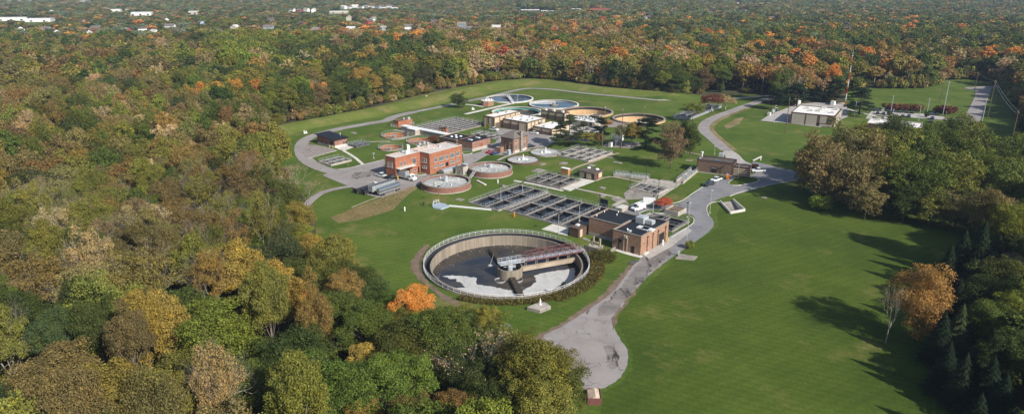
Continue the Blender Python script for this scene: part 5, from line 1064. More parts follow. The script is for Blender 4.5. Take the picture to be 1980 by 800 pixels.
one('rebar_sign', 'pale sloping chute on the grass behind white pickup', 'chute', MB().bar((-2.5,0,.3),(2.5,0,1.8),.8,.3).box(1.8,-.3,0,2.2,.3,1.4), 'concrete_light', G('K7',1090,205), rad(25))
x, y = G('K7', 1060, 200); 
for x_, y_, lb in ((720,160,'top'),): pass
m = MB()
for k in range(3): m.bar((k*.7,0,.15),(k*.7,3.6,.15),.3,.12)
one('steel_grating', 'three steel grating strips lying on grass below the pump building', 'grating', m, 'grate', G('K6',640,718), rad(-40))
# ------------------------------------------------------------------ trees
def fib(n, rng, jit=.25):
    i = np.arange(n)+.5; ph = np.arccos(1-2*i/n); th = np.pi*(1+5**.5)*i
    d = np.stack([np.cos(th)*np.sin(ph), np.sin(th)*np.sin(ph), np.cos(ph)], 1)+rng.normal(0,jit,(n,3)); return d/np.linalg.norm(d,axis=1)[:,None]
def cloud(blobs, n, rng, fill=.18, squash=.75):
    b = np.array(blobs); w = b[:,3]**2; k = rng.choice(len(b), n, p=w/w.sum()); d = rng.normal(0,1,(n,3)); d /= np.linalg.norm(d,axis=1)[:,None]
    d[:,2] = np.where(d[:,2] < -.35, -d[:,2]*.6, d[:,2])
    r = b[k,3]*(1+rng.normal(0,.13,n)); inn = rng.random(n) < fill; r[inn] *= rng.random(inn.sum())
    p = b[k,:3]+d*r[:,None]*np.array([1,1,squash])
    return p, d
def leaves(pts, nrm, size, rng, jit=.55, droop=0):
    n = len(pts); nn = nrm+rng.normal(0,jit,(n,3)); nn[:,2] += .25-droop; nn /= np.linalg.norm(nn,axis=1)[:,None]
    t = np.cross(nn, rng.normal(0,1,(n,3))); t /= np.linalg.norm(t,axis=1)[:,None]; b = np.cross(nn, t)
    s = size*(.6+.8*rng.random(n)); a_ = t*s[:,None]*.5; c_ = b*(s*(.55+.3*rng.random(n)))[:,None]*.5
    v = np.stack([pts-a_, pts-c_*1.1, pts+a_*1.05, pts+c_], 1).reshape(-1,3); return v
def tree_mesh(name, lv, wood, leafmat_='leaves', bark='bark', rng=RNG):
    """one mesh: wood (MB) and leaf quads"""
    nl = 0 if lv is None else len(lv)//4; wv = np.array(wood.v if wood and wood.v else np.zeros((0,3)))
    me = bpy.data.meshes.new(name); nw = len(wv); V = np.concatenate([wv.reshape(-1,3), lv]) if nl else wv
    wf = wood.f if wood else []; loops = [i for f in wf for i in f]; starts = []; s_ = 0
    for f in wf: starts.append(s_); s_ += len(f)
    L_ = np.concatenate([np.array(loops, dtype=np.int32), np.arange(nl*4, dtype=np.int32)+nw]) if nl else np.array(loops, dtype=np.int32)
    S_ = np.concatenate([np.array(starts, dtype=np.int32), np.arange(nl, dtype=np.int32)*4+s_]) if nl else np.array(starts, dtype=np.int32)
    me.vertices.add(len(V)); me.vertices.foreach_set('co', V.astype(np.float32).ravel())
    me.loops.add(len(L_)); me.loops.foreach_set('vertex_index', L_); me.polygons.add(len(S_)); me.polygons.foreach_set('loop_start', S_)
    if wf: me.materials.append(MT[bark])
    if nl: me.materials.append(MT[leafmat_])
    if wf and nl: me.polygons.foreach_set('material_index', np.concatenate([np.zeros(len(wf),np.int32), np.ones(nl,np.int32)]))
    if nl:
        at = me.attributes.new('var', 'FLOAT', 'FACE'); at.data.foreach_set('value', np.concatenate([np.zeros(len(wf)), rng.random(nl)]).astype(np.float32))
    me.update(calc_edges=True); me.validate(); return me
def branches(mb, p, d, L, r, depth, rng, up=.15, spread=.6, n=3, sides=5):
    p = np.array(p, float); d = np.array(d, float); seg = 2 if depth > 1 else 1
    for k in range(seg):
        q = p+d*L/seg; mb.tube(p, q, r, r*.8, sides if depth > 1 else 3); r *= .8; p = q; d = d+rng.normal(0,.12,3); d[2] += up*.4; d /= np.linalg.norm(d)
    if depth <= 0: return
    for k in range(n if depth > 1 else n-1 if n > 2 else n):
        e = d+rng.normal(0,spread,3); e[2] += up; e /= np.linalg.norm(e); branches(mb, p, e, L*rng.uniform(.6,.85), r*.68, depth-1, rng, up, spread, n, max(3,sides-1))
def wood_simple(h, cz, R, rng, n=6, r=.32, limbs=True):
    m = MB(); m.tube((0,0,-.3),(rng.normal(0,.2),rng.normal(0,.2),cz), r, r*.45, 7)
    if limbs:
        for k in range(n):
            t = 2*math.pi*k/n+rng.uniform(-.4,.4); z0 = cz*rng.uniform(.4,.75); m.tube((0,0,z0),(R*.6*math.cos(t),R*.6*math.sin(t),cz+rng.uniform(-.5,2.5)), r*.42, r*.12, 5)
    return m
def crown_round(rng, rx, rz, cz, nb, br, asym=.16):
    d = fib(nb, rng); d = d[d[:,2] > (-.95 if rz > 8.5 else -.55)]; k = .62+rng.normal(0,asym*.6,len(d)); ph = rng.uniform(0,6.28); az = np.arctan2(d[:,1],d[:,0]); k *= 1+asym*np.sin(2*az+ph)+asym*.6*np.sin(3*az+ph*2)
    main = [(x*rx*q, y*rx*q, cz+z*rz*q, br*rng.uniform(.6,1.2)) for (x,y,z),q in zip(d,k*rng.uniform(.82,1.2,len(d)))]
    subs = []
    for (x,y,z,b) in main:
        for _ in range(4):
            e = rng.normal(0,1,3)+np.array([x/rx,y/rx,(z-cz)/rz+.4])*1.1; e /= np.linalg.norm(e); subs.append((x+e[0]*b*.85,y+e[1]*b*.85,z+e[2]*b*.8,b*rng.uniform(.32,.6)))
    return main+subs+[(rng.normal(0,rx*.2),rng.normal(0,rx*.2),cz+rng.uniform(-.2,.4)*rz,br*1.1) for _ in range(4)]
KINDS = {}
def proto(kind, seed):
    rng = np.random.default_rng(seed); out = {}
    if kind in ('round','tall','open','wide','full'):
        rx, rz, cz, nb, br = {'round':(7.2,6.3,13,46,2.1),'tall':(5.4,8.2,12.5,48,1.8),'open':(7.0,7.2,13,44,1.7),'wide':(8.6,5.2,13.5,56,2.1),'full':(7.0,9.0,10.2,72,2.0)}[kind]
        bl = crown_round(rng, rx, rz, cz, nb, br)
        den = .55 if kind == 'open' else 1.0
        for lod, n, s in (('hi',30000,.27),('mid',9500,.46),('far',2400,.95),('vf',480,2.0)):
            n = int(n*den); p, d = cloud(bl, n, rng, .12); lv = leaves(p, d, s, rng)
            if kind == 'open' and lod in ('hi','mid'):
                w = MB(); w.tube((0,0,-.3),(.1,0,6),.34,.27,7)
                for k in range(6 if lod == 'hi' else 5): t = k*1.1+rng.uniform(0,.5); branches(w, (.1,0,5.0+k*.4), (math.cos(t)*.75,math.sin(t)*.75,1.0), 4.4, .17, 4 if lod == 'hi' else 2, rng, .16, .42, 3)
            else: w = wood_simple(20, cz, rx, rng, 7, limbs=lod in ('hi','mid'))
            out[lod] = (lv, w)
    elif kind == 'spruce':
        for lod, n, s in (('hi',26000,.28),('mid',8000,.5),('far',1800,1.0),('vf',400,2.0)):
            t = rng.random(n)**.62; z = 1.0+17*(1-t); az = rng.random(n)*6.283; lay = np.floor(z*1.15); lobes = .60+.40*np.abs(np.sin(az*3.5+lay*1.7)); R_ = 5.6*t**.9*lobes*(1-.42*(z*1.15-lay))*(1+.12*np.sin(lay*2.7+az)); q = R_*(1-.45*rng.random(n)**2.2)
            p = np.stack([q*np.cos(az), q*np.sin(az), z-.12*q], 1); d = np.stack([np.cos(az)*.7, np.sin(az)*.7, np.full(n,.6)], 1)
            m = MB(); m.tube((0,0,-.3),(0,0,16.5),.28,.05,6); out[lod] = (leaves(p, d, s, rng, .4), m)
    elif kind == 'pine':
        pads = []
        for k in range(34):
            z = rng.uniform(4.5,18.5); t = rng.uniform(0,6.28); R_ = (4.3*(1-(z-6)/16)+.8)*rng.uniform(.45,1); pads.append((R_*math.cos(t),R_*math.sin(t),z,rng.uniform(1.1,1.9)))
        pads += [(0,0,18.6,1.3),(0,0,17.2,1.2)]
        for lod, n, s in (('hi',20000,.28),('mid',7000,.45),('far',900,1.1),('vf',250,2.0)):
            p, d = cloud(pads, n, rng, .35, .45); m = MB(); m.tube((0,0,-.3),(0,0,18.5),.26,.06,7)
            for q in pads: m.tube((0,0,q[2]-.8),q[:3],.08,.04,4)
            out[lod] = (leaves(p, d, s, rng, .7), m)
    elif kind == 'bush':
        bl = [(x*1.7,y*1.7,1.5+z*1.1,.95) for x,y,z in fib(16,rng)]
        for lod, n, s in (('hi',3600,.26),('mid',1500,.42),('far',420,.8),('vf',120,1.4)):
            p, d = cloud(bl, n, rng, .25); p[:,2] = np.maximum(p[:,2],.05); out[lod] = (leaves(p, d, s, rng), MB().tube((0,0,-.1),(0,0,1.6),.09,.05,5))
    elif kind == 'bare':
        for lod, dp in (('hi',5),('mid',4),('far',3),('vf',2)):
            r2 = np.random.default_rng(seed); m = MB(); m.tube((0,0,-.3),(.1,.05,4.2),.32,.25,7)
            for k in range(5): t = k*1.26+r2.uniform(0,.5); branches(m, (.1,.05,3.8+k*.25), (math.cos(t)*.5,math.sin(t)*.5,1.0), 4.2, .15, dp-1, r2, .14, .34, 3, 5)
            n = {'hi':900,'mid':350,'far':200,'vf':60}[lod]; v = np.array(m.v); v = v[v[:,2] > 8]; k = r2.choice(len(v), n); out[lod] = (leaves(v[k]+r2.normal(0,.15,(n,3)), r2.normal(0,1,(n,3)), {'hi':.22,'mid':.4,'far':.8,'vf':1.5}[lod], r2), m)
    return out
SETS = [('round',1),('round',2),('round',3),('tall',4),('tall',5),('open',6),('open',7),('wide',8),('full',18),('full',19),('spruce',9),('spruce',10),('pine',11),('pine',12),('bush',13),('bush',14),('bare',15),('bare',16)]
PM = {}
KI = {}
for k, sd in SETS:
    KI.setdefault(k, []).append(len(PM)); q = proto(k, sd); e = {}
    bark = {'open':'bark_pale','bare':'bark_pale','spruce':'bark_dark','pine':'bark_dark'}.get(k,'bark')
    for lod in ('hi','mid','far','vf'):
        lv, w = q[lod]
        if lod in ('hi','mid'):
            e[lod] = (tree_mesh(f'crown_{k}_{lod}', lv, None), tree_mesh(f'trunk_{k}_{lod}', None, w, bark=bark))
        e[lod+'_one'] = tree_mesh(f'{k}_{lod}', lv, w, bark=bark) if lod != 'hi' else None
    PM[len(PM)] = e
def pick(kind, i): return KI[kind][i % len(KI[kind])]
PAL = dict(rust=(.152,.106,.040), brown=(.138,.114,.052), tan=(.27,.21,.12), olive=(.130,.132,.032), gold=(.20,.155,.042), green=(.066,.086,.021), darkgreen=(.043,.060,.019), lime=(.120,.140,.024), bluegreen=(.046,.062,.030), orange=(.40,.19,.05), red=(.34,.10,.05), silver=(.115,.145,.095), honey=(.235,.140,.045), spruce=(.014,.028,.015), darkred=(.11,.040,.026), greybrown=(.13,.105,.065), copper=(.24,.145,.06))
CN = dict(rust='rust brown', brown='dull brown', tan='thin tan', olive='olive', gold='golden', green='green', darkgreen='dark green', lime='yellow green', bluegreen='blue green', orange='bright orange', red='red', silver='silvery green', spruce='blackish green', darkred='dark red', greybrown='grey brown', copper='copper')
HUE = {}
def jit(c, r, a=.16):
    q = 1.25*(1+r.gauss(0,.14)); return tuple(max(.004, x*q*(1+r.gauss(0,a*.5))) for x in c)
TREES = []
NAME = dict(full='deciduous_tree', round='deciduous_tree', tall='deciduous_tree', open='deciduous_tree', wide='deciduous_tree', spruce='spruce_tree', pine='pine_tree', bush='shrub', bare='bare_tree')
SH = dict(full='full crowned tree', round='round crowned tree', wide='broad crowned tree', tall='tall narrow tree', open='open airy tree', spruce='pointed spruce', pine='ragged pine', bush='shrub', bare='bare branched tree')
BH = dict(full=20.0, round=19.5, tall=20.5, open=20.5, wide=19.0, spruce=18, pine=20, bush=3.4, bare=18); BR = dict(full=7.0, round=7.2, tall=5.4, open=7.0, wide=8.6, spruce=4.3, pine=4.3, bush=2.5, bare=6)
def add_tree(kind, X, Y, h, R, col, label=None, group=None, seed=0, cat=None):
    r = random.Random(seed*7919+int(X*13)+int(Y*7)); D = math.hypot(X, Y, CH); i = pick(kind, r.randrange(9)); lod = 'hi' if D < 265 else 'mid'
    if kind in ('pine','bare','spruce','bush') and D < 420: lod = 'hi'
    cm, tm = PM[i][lod]; e = bpy.data.objects.new(NAME[kind], None); C.collection.objects.link(e); e.location = (X, Y, 0); e.rotation_euler = (0,0,r.uniform(0,6.28))
    e.scale = (R/BR[kind], R/BR[kind], h/BH[kind]); tag(e, label, cat or ('shrub' if kind == 'bush' else 'tree'), group)
    for nm, me in (('crown', cm), ('trunk', tm)):
        o = bpy.data.objects.new(nm, me); C.collection.objects.link(o); o.parent = e
        o['tint'] = list(jit(PAL[col], r, .10))
    TREES.append((X, Y, R)); return e
# hand placed trees: (kind, photo x, y of base, y of top, crown width in photo pixels, colour, label)
for i, (k, x, yb, yt, w, col, lb) in enumerate([
    ('full',1296,326,228,52,'greybrown','tall thinning grey brown tree in front of the dotted building left side'),('full',1318,302,226,36,'bluegreen','tall grey green pine behind the thinning brown tree'),('full',1333,305,232,36,'green','second pine right behind the thinning brown tree'),
    ('pine',1248,287,226,46,'spruce','very dark pine at the right end of the transformer yard'),('tall',1221,286,234,32,'gold','golden brown tree left of the dark pine in transformer yard'),('open',1199,286,238,26,'greybrown','thin grey tree beside the wood pole at the transformers'),('bare',1190,287,246,20,'greybrown','nearly bare tree at left edge of transformer yard'),
    ('pine',1083,283,232,26,'bluegreen','leftmost pine at the corner of the tan complex yard'),('pine',1100,284,220,34,'bluegreen','tallest pine second from left before the mesh fence'),('pine',1127,270,234,26,'bluegreen','third pine from left behind the round bushy tree'),('round',1133,283,255,36,'olive','round olive tree above the square railed basins'),('tall',1158,284,256,20,'rust','small rust brown tree right of the round olive one'),
    ('pine',1161,268,226,26,'spruce','dark pine left of the reddish tree at the annex'),('round',1172,252,231,26,'copper','reddish copper tree at the right end of the annex'),('full',887,209,177,32,'darkgreen','lone dark green tree on the lawn left of far clarifiers'),
    ('bush',838,276,261,20,'darkred','red bush behind the brick office between digesters'),('round',1284,404,384,34,'red','small red tree beside the second white van'),('bush',1333,480,463,18,'olive','round olive bush at foot of tall silver lamp post'),('bush',1459,326,316,14,'darkred','dark red bush at the right end of the dotted building'),
    ('bare',673,323,311,10,'greybrown','tiny bare tree beside the raised basin inside loop'),('bare',899,318,304,9,'greybrown','tiny bare tree in front of the brick office right end'),('bush',944,252,238,8,'lime','small yellowish shrub at the tan building corner'),
    ('bush',1172,316,300,2,'green','thin shrub'),
    ('full',1768,656,498,112,'honey','large golden orange tree standing alone on the right lawn'),('bare',1712,664,540,44,'tan','dead bare multi stemmed tree left of the golden tree'),
    ('bush',1090,557,543,10,'bluegreen','small blue green sapling at the front rim of big tank'),('bare',602,292,276,12,'greybrown','bare sapling at the west gravel yard edge'),('open',1340,235,196,50,'lime','yellow green tree at the end of the long steel channel'),('open',1375,218,180,50,'darkred','purple brown tree right of the yellow green one'),('open',1402,215,183,40,'tan','tan tree where the path meets the gravel road'),
    ('pine',1540,205,160,36,'spruce','dark pine just behind the left end of office'),('pine',1500,212,170,30,'spruce','dark pine at left corner of the office yard'),('pine',1563,196,158,30,'spruce','dark pine above the white site container'),('pine',1590,196,160,28,'bluegreen','grey green pine behind the office roof middle'),('pine',1615,200,152,30,'spruce','dark pine close left of the mast'),('pine',1661,222,168,44,'spruce','dark broad pine right of the mast'),
    ('spruce',1850,146,128,12,'bluegreen','small blue spruce at the back of right field')]):
    if w <= 2: continue
    X, Y = G('O', x, yb); h = hgt('O', x, yb, yt); d = Y*CP+CH*SP; R = w/2/F*d*(1.25 if k == 'pine' else 1.1 if w > 20 else 1); add_tree(k, X, Y, h, R, col, lb, seed=i)
for i, (x, y, w) in enumerate([(240,318,62),(285,325,60),(330,322,66),(378,328,66),(425,326,70),(472,330,66),(515,330,60)]):
    X, Y = G('L1', x, y); add_tree('bush', X, Y, 4.6, 3.4, 'darkred' if i % 2 else 'rust', ['leftmost red brown shrub behind the parked cars','second red brown shrub from left behind the cars','third red brown shrub from left behind the cars','middle red brown shrub in the row behind the cars','third red brown shrub from right behind the cars','second red brown shrub from right behind the cars','rightmost red brown shrub of the row behind the cars'][i], 'red brown shrubs behind the car park', seed=i)
for i, (x, y, h, R, lb) in enumerate([(690,348,4.6,3.6,'left one of three big red brown shrubs at the field'),(745,355,5.6,4.4,'tallest of three red brown shrubs at the field'),(795,350,4.6,3.6,'right one of three big red brown shrubs at the field'),(583,388,4.0,1.5,'small dark cone shaped shrub in the right car park'),(263,372,3.2,1.6,'small shrub between the parked dark cars')]):
    X, Y = G('L1', x, y); add_tree('bush', X, Y, h, R, 'darkred' if i < 3 else 'darkgreen', lb, seed=20+i)
# trees known by their top: (kind, x, y of top, height, crown radius, colour)
SP_ = [('full',1588,252,26.0,8,'brown'),('full',1640,234,27.1,9,'brown'),('full',1698,250,26.0,8.5,'brown'),('full',1748,252,26.0,8,'olive'),('full',1800,243,26.0,8.5,'green'),('full',1850,244,24.8,8,'green'),('full',1886,262,21.2,7,'olive'),('full',1566,275,20.1,6,'olive'),('full',1612,285,22.4,7.5,'brown'),('full',1664,292,22.4,8,'brown'),('full',1715,300,21.2,7.5,'olive'),('full',1766,296,23.6,8,'green'),('full',1816,304,22.4,8,'green'),('full',1866,312,21.2,7.5,'olive'),('tall',1900,318,15,6,'lime'),('full',1685,345,15.3,6,'brown'),('full',1760,350,15.3,6,'darkgreen'),('full',1812,362,14.2,6,'olive'),('full',1860,370,14.2,6,'brown'),('full',1905,375,14.2,6,'darkgreen'),('bush',1590,376,6,4,'lime'),
  ('spruce',1908,428,18,4.4,'spruce'),('spruce',1870,446,16,4.2,'spruce'),('spruce',1842,474,14,3.8,'spruce'),('spruce',1935,455,17,4.4,'spruce'),('spruce',1885,500,15,4,'spruce'),('spruce',1860,540,14,3.8,'spruce'),('round',1955,500,17,7,'green'),('round',1960,400,15,7,'brown'),('round',1930,380,15,7,'brown'),('spruce',1830,602,13,3.6,'spruce'),('spruce',1865,590,14,3.8,'bluegreen'),('spruce',1907,645,13,3.8,'spruce'),('spruce',1872,684,12,3.6,'spruce'),('spruce',1950,725,12,3.8,'spruce'),('round',1945,590,15,6.5,'green'),('spruce',1925,690,13,3.8,'spruce'),('spruce',1900,760,11,3.4,'spruce'),('round',1975,640,16,6,'darkgreen'),('spruce',1840,660,12,3.4,'spruce'),('spruce',1970,790,12,3.6,'spruce'),
  ('round',797,553,15,5.2,'orange'),('round',662,532,16,5.8,'rust'),('tall',583,578,13,2.6,'copper'),('full',405,572,22,9.5,'lime'),('full',540,442,19,8.5,'bluegreen'),('full',478,470,18,7,'bluegreen'),('round',640,458,19,7.5,'olive'),('full',580,495,19,7,'green'),('bare',930,640,17,8,'tan'),('bare',985,660,14,6,'tan'),('round',1030,660,19,8.5,'olive'),('round',1000,668,15,5,'copper'),('round',1076,712,14,6.5,'green'),('round',792,768,12,4.2,'rust'),('round',880,758,12,4.6,'rust'),('full',650,690,17,8.5,'green'),('full',565,625,18,8,'darkgreen'),('round',705,590,16,6.5,'green'),('tall',942,590,11,3.2,'olive'),('round',888,592,9,4.2,'olive'),('round',820,610,11,4.6,'lime'),('tall',700,665,14,4,'gold'),('bare',560,312,17,6.5,'tan'),('bare',530,335,16,5.5,'tan'),('open',255,480,23,10,'rust'),('open',160,505,22,9,'brown'),('open',60,490,22,9.5,'rust'),('round',445,332,17,7.5,'gold'),('round',575,395,15,6,'gold'),('full',556,362,16,5,'olive'),('bare',585,345,15,5.5,'tan'),('full',588,432,14,5,'lime'),('full',560,420,16,6,'olive'),('round',758,590,11,5,'olive'),('round',838,606,10,4,'green'),('round',868,612,10,4,'lime'),('tall',915,600,10,3,'green'),('full',965,612,10,4,'olive'),('full',1000,640,12,5,'green'),('full',1065,668,14,6,'olive'),('full',720,535,14,6,'darkgreen'),('full',690,505,15,6,'green'),('full',640,480,17,6.5,'olive'),('round',600,455,15,6,'gold'),('full',748,562,13,4.6,'green'),('full',778,585,12,4.4,'darkgreen'),('round',1030,705,10,3.6,'gold'),('round',705,775,11,3.8,'gold'),('round',575,560,12,3.6,'orange'),('round',1000,770,12,5.5,'darkgreen'),('round',900,690,13,6,'darkgreen'),('wide',1040,735,15,7.5,'olive'),('round',770,690,15,7,'green'),('full',330,690,16,9,'olive'),('wide',100,700,17,10,'brown'),('round',960,720,14,6.5,'darkgreen'),('round',470,700,15,7,'green'),('open',330,385,19,9,'rust'),('open',90,300,20,9,'rust'),('open',270,390,20,9,'tan'),('wide',60,330,20,10,'darkgreen')]
INDIV = []
GROVE = gp('O',[(1562,352),(1600,392),(1700,412),(1860,440),(2000,425),(2000,345),(1905,322),(1880,292),(1760,300),(1640,318)])
for i, (k, x, yt, h, R, col) in enumerate(SP_):
    X, Y = G('O', x, yt, h*.97); INDIV.append((k, X, Y, h, R, col))
rg = random.Random(8); gx0 = min(p[0] for p in GROVE); gx1 = max(p[0] for p in GROVE); gy0 = min(p[1] for p in GROVE); gy1 = max(p[1] for p in GROVE); yy = gy0
while yy < gy1:
    xx = gx0
    while xx < gx1:
        X, Y = xx+rg.uniform(-3,3), yy+rg.uniform(-3,3); xx += 10.5
        if not inpoly(np.array([X]), np.array([Y]), GROVE)[0] or min(math.hypot(X-q[1],Y-q[2]) for q in INDIV) < 6.5: continue
        INDIV.append(('full', X, Y, rg.uniform(17,23), rg.uniform(6,8), rg.choice(['olive','brown','olive','green'] if proj(X,Y)[0] < 1690 else ['green','green','olive','green','lime'])))
    yy += 10
# scattered wood
LOTS = []
HOUSES = [(40,62),(110,70),(135,82),(205,74),(275,62),(330,58),(352,70),(390,50),(455,58),(490,70),(585,52),(680,64),(740,62),(675,40),(525,44),(320,44),(160,46),(58,77),(24,86),(168,70),(188,62),(246,66),(421,64),(431,74),(560,66),(613,66),(645,77),(713,49),(722,42),(893,54),(905,60),(1102,58),(1010,62),(300,70),(90,64),(520,60),(790,60),(1250,40),(1370,30),(1490,40),(960,58),(840,46),(1746,88),(1945,74)]
ROWS = [(x, 16+(x%3)) for x in range(665,775,11)]+[(x, 11+(x%2)) for x in range(1425,1495,12)]+[(x,8+(x%2)) for x in range(1600,1690,18)]+[(x,24) for x in range(565,610,14)]
FLAT = [(17,40,35,5,'siding_white'),(78,42,22,5,'siding_white'),(225,24,10,6,'siding_white'),(275,30,20,6,'siding_white'),(165,5,10,4,'siding_white'),(375,28,9,6,'siding_tan'),(1025,24,18,5,'brick_brown'),(1060,25,14,4,'siding_tan'),(1115,22,10,5,'siding_white'),(1160,23,20,7,'brick_red'),(1435,24,10,4,'siding_tan'),(655,26,18,4,'siding_tan')]
rh = random.Random(4)
def lot(X, Y, r, front, w):
    d = math.hypot(X,Y); ux_, uy_ = -X/d, -Y/d; NOTREE.append([(X+uy_*w-ux_*r,Y-ux_*w-uy_*r),(X-uy_*w-ux_*r,Y+ux_*w-uy_*r),(X-uy_*w+ux_*front,Y+ux_*w+uy_*front),(X+uy_*w+ux_*front,Y-ux_*w+uy_*front)])
H_ = []
for x, y in HOUSES+ROWS:
    X, Y = G('O', x, y); far = Y > 1300; lot(X, Y, 10, 190 if far else 105, 11 if not far else 14); H_.append((x,y,X,Y))
FL_ = []
for x, y, w, h, mt in FLAT:
    X, Y = G('O', x, y); d = Y*CP; W = 2*w/F*d; lot(X, Y, 30, 230, W/2+4); FL_.append((x,y,X,Y,W,h,mt))
NOTREE.append(FIELD+[]); NOTREE.append(gp('O',[(1150,60),(1310,60),(1400,68),(1300,76),(1170,76)]))
clr = smooth(CLEAR, True, 1)
def zone(x, y, r):
    if 540 < x < 850 and 105 < y < 190: return [('green',34),('darkgreen',30),('olive',12),('tan',8),('gold',6),('lime',6),('brown',4)]
    if 420 < x < 640 and 90 < y <= 165: return [('lime',42),('gold',10),('olive',22),('green',14),('tan',8)]
    if y < 45: return [('green',26),('olive',22),('silver',18),('tan',14),('darkgreen',8),('rust',8),('copper',5),('lime',3)]
    if x > 1480 and y > 230: return [('olive',30),('green',30),('brown',14),('darkgreen',14),('lime',10)]
    if x > 1250 and y < 120: return [('green',38),('darkgreen',10),('olive',24),('lime',8),('gold',6),('orange',4),('brown',6),('silver',3)]
    if x > 1450: return [('green',22),('darkgreen',18),('olive',18),('copper',12),('orange',6),('rust',8),('gold',10),('tan',6)]
    if 650 < x <= 1500 and y < 165: return [('tan',30),('orange',5),('copper',6),('olive',24),('rust',13),('green',13),('red',1),('gold',7),('lime',4)] if y > 52 else [('green',26),('olive',18),('silver',10),('rust',10),('darkgreen',14),('orange',6),('tan',10),('red',2),('gold',4)]
    if x > 900 and y < 260: return [('olive',32),('brown',20),('gold',6),('green',20),('darkgreen',12),('tan',8),('gold',6),('lime',4)]
    if 380 < x < 900 and y < 260: return [('green',27),('darkgreen',12),('olive',20),('lime',12),('brown',12),('tan',7),('gold',5),('orange',1),('copper',2)]
    if x < 560 and y > 170: return [('rust',14),('brown',26),('olive',32),('green',13),('tan',9),('darkgreen',4),('gold',4),('bluegreen',2)]
    if y < 110: return [('olive',24),('green',22),('darkgreen',8),('silver',16),('rust',10),('brown',8),('orange',4),('tan',6)]
    if y < 260: return [('olive',30),('brown',22),('green',18),('darkgreen',12),('rust',8),('tan',7),('lime',3)]
    return [('green',34),('darkgreen',16),('olive',20),('lime',16),('bluegreen',6),('rust',6),('copper',4)]
KF = dict(tan=['open','open','bare','open'], brown=['open','full','round'], rust=['open','full','open'], greybrown=['open'], gold=['round','tall'], olive=['full','full','open','tall'], green=['round','full','full','tall'], darkgreen=['full','full','round'], lime=['round','tall','wide'], bluegreen=['round','wide'], orange=['tall','round'], red=['tall','round'], silver=['round','wide'], darkred=['round'], copper=['round','tall','open'])
rs = random.Random(21); CELLH = {}
pts = []
def grid(y0, y1, s, seed):
    r = random.Random(seed); Y = y0; row = 0
    while Y < y1:
        half = (Y+130)*.80+60; X = -half+(row%2)*s/2
        while X < half:
            pts.append((X+r.uniform(-.36,.36)*s, Y+r.uniform(-.36,.36)*s, s)); X += s
        Y += s*.87; row += 1
grid(62, 430, 9.2, 1); grid(430, 950, 10.6, 2); grid(950, 2500, 13.0, 3)
PX = np.array([p[0] for p in pts]); PY = np.array([p[1] for p in pts]); PS = np.array([p[2] for p in pts])
ok = np.ones(len(PX), bool)
f_ = PY*CP+CH*SP; qx = 990+F*PX/f_; qy = 400+F*(CH*CP-PY*SP)/f_; f2 = PY*CP+(CH-20)*SP; qt = 400+F*((CH-20)*CP-PY*SP)/f2
ok &= (qx > -330) & (qx < 2310) & (qt < 850) & (qy > -30)
for a_ in np.arange(0, 6.28, .785):
    ok &= ~inpoly(PX+4.2*np.cos(a_), PY+4.2*np.sin(a_), clr)
for q in NOTREE: ok &= ~inpoly(PX, PY, q)
for k, X, Y, h, R, col in INDIV: ok &= np.hypot(PX-X, PY-Y) > R*.72+3
idx = np.where(ok)[0]
cand = []
for i in idx:
    X, Y = PX[i], PY[i]; x, y = qx[i], qy[i]; r = random.Random(int(i)*31+5)
    if y < 90 and x < 720 and r.random() < .22: continue
    zl = zone(x, y, r); cell = (int(X//38), int(Y//38)); tot = sum(w for _, w in zl)
    def ch(rr):
        t = rr.random()*tot
        for n_, w in zl:
            t -= w
            if t <= 0: return n_
        return zl[0][0]
    col = ch(random.Random(hash(cell)&0xffff)) if r.random() < .22 else ch(r)
    kind = r.choice(KF[col]); h = r.uniform(14,25) if Y > 150 else r.uniform(14,20); R = PS[i]*r.uniform(.56,.88); 
    if x < 620 and y > 250: h = r.uniform(18,27); R = PS[i]*r.uniform(.46,.76)
    if x < 620 and y > 330 and r.random() < .07: continue
    if Y > 900: h = r.uniform(12,18); R = PS[i]*r.uniform(.5,.72)
    if y < 92 and x < 1000 and Y > 600: h *= .72
    if kind == 'bare': h *= .9
    cand.append((kind, X, Y, h, R, col, x, y))
def inview(x, y, X, Y, h):
    tx, ty = proj(X, Y, h*.7); return -20 < tx < 2000 and ty < 800
vis = sorted([c for c in cand if inview(c[6], c[7], c[1], c[2], c[3])], key=lambda c: c[1]**2+c[2]**2)
NI = max(0, 296-sum(1 for q in INDIV if NAME[q[0]] == 'deciduous_tree')-12)
near, nn = [], 0
for c in vis:
    if nn >= NI: break
    near.append(c); nn += NAME[c[0]] == 'deciduous_tree'
nset = set(map(id, near)); rest = [c for c in cand if id(c) not in nset]
INDIV += [c[:6] for c in near]
# labels that single each tree out
LM = [((60,60),'the far town on the left'),((250,180),'the distant left woods'),((60,330),'the left border'),((60,620),'the lower left border'),((180,770),'the bottom left corner'),((300,280),'the upper left woods'),((240,430),'the left woods middle'),((420,350),'the woods facing the yard'),((560,330),'the west gravel loop'),((560,420),'the gravel track end'),((650,520),'the slope left of tank'),((420,520),'the blue green trees'),((360,640),'the big yellow green tree'),((560,600),'the woods below the slope'),((720,620),'the orange tree below the tank'),((860,640),'the big tank front rim'),((960,680),'the pale dead tree'),((1080,720),'the turning circle'),((880,770),'the bottom edge below the tank'),((640,770),'the bottom edge left of centre'),((400,770),'the bottom edge under yellow tree'),((1620,330),'the large grove left half'),((1800,330),'the large grove right half'),((1900,470),'the lawn edge spruce row'),((1900,650),'the lower right border'),((1950,250),'the right border road'),((1700,150),'the back of the right field'),((500,240),'the left woods far end'),((700,190),'the levee'),((1100,140),'the far side of the levee')]
ORD = ['first','second','third','fourth','fifth','sixth','seventh','eighth','ninth','tenth','eleventh','twelfth','thirteenth','fourteenth','fifteenth','sixteenth','seventeenth','eighteenth','nineteenth','twentieth']
byk = {}
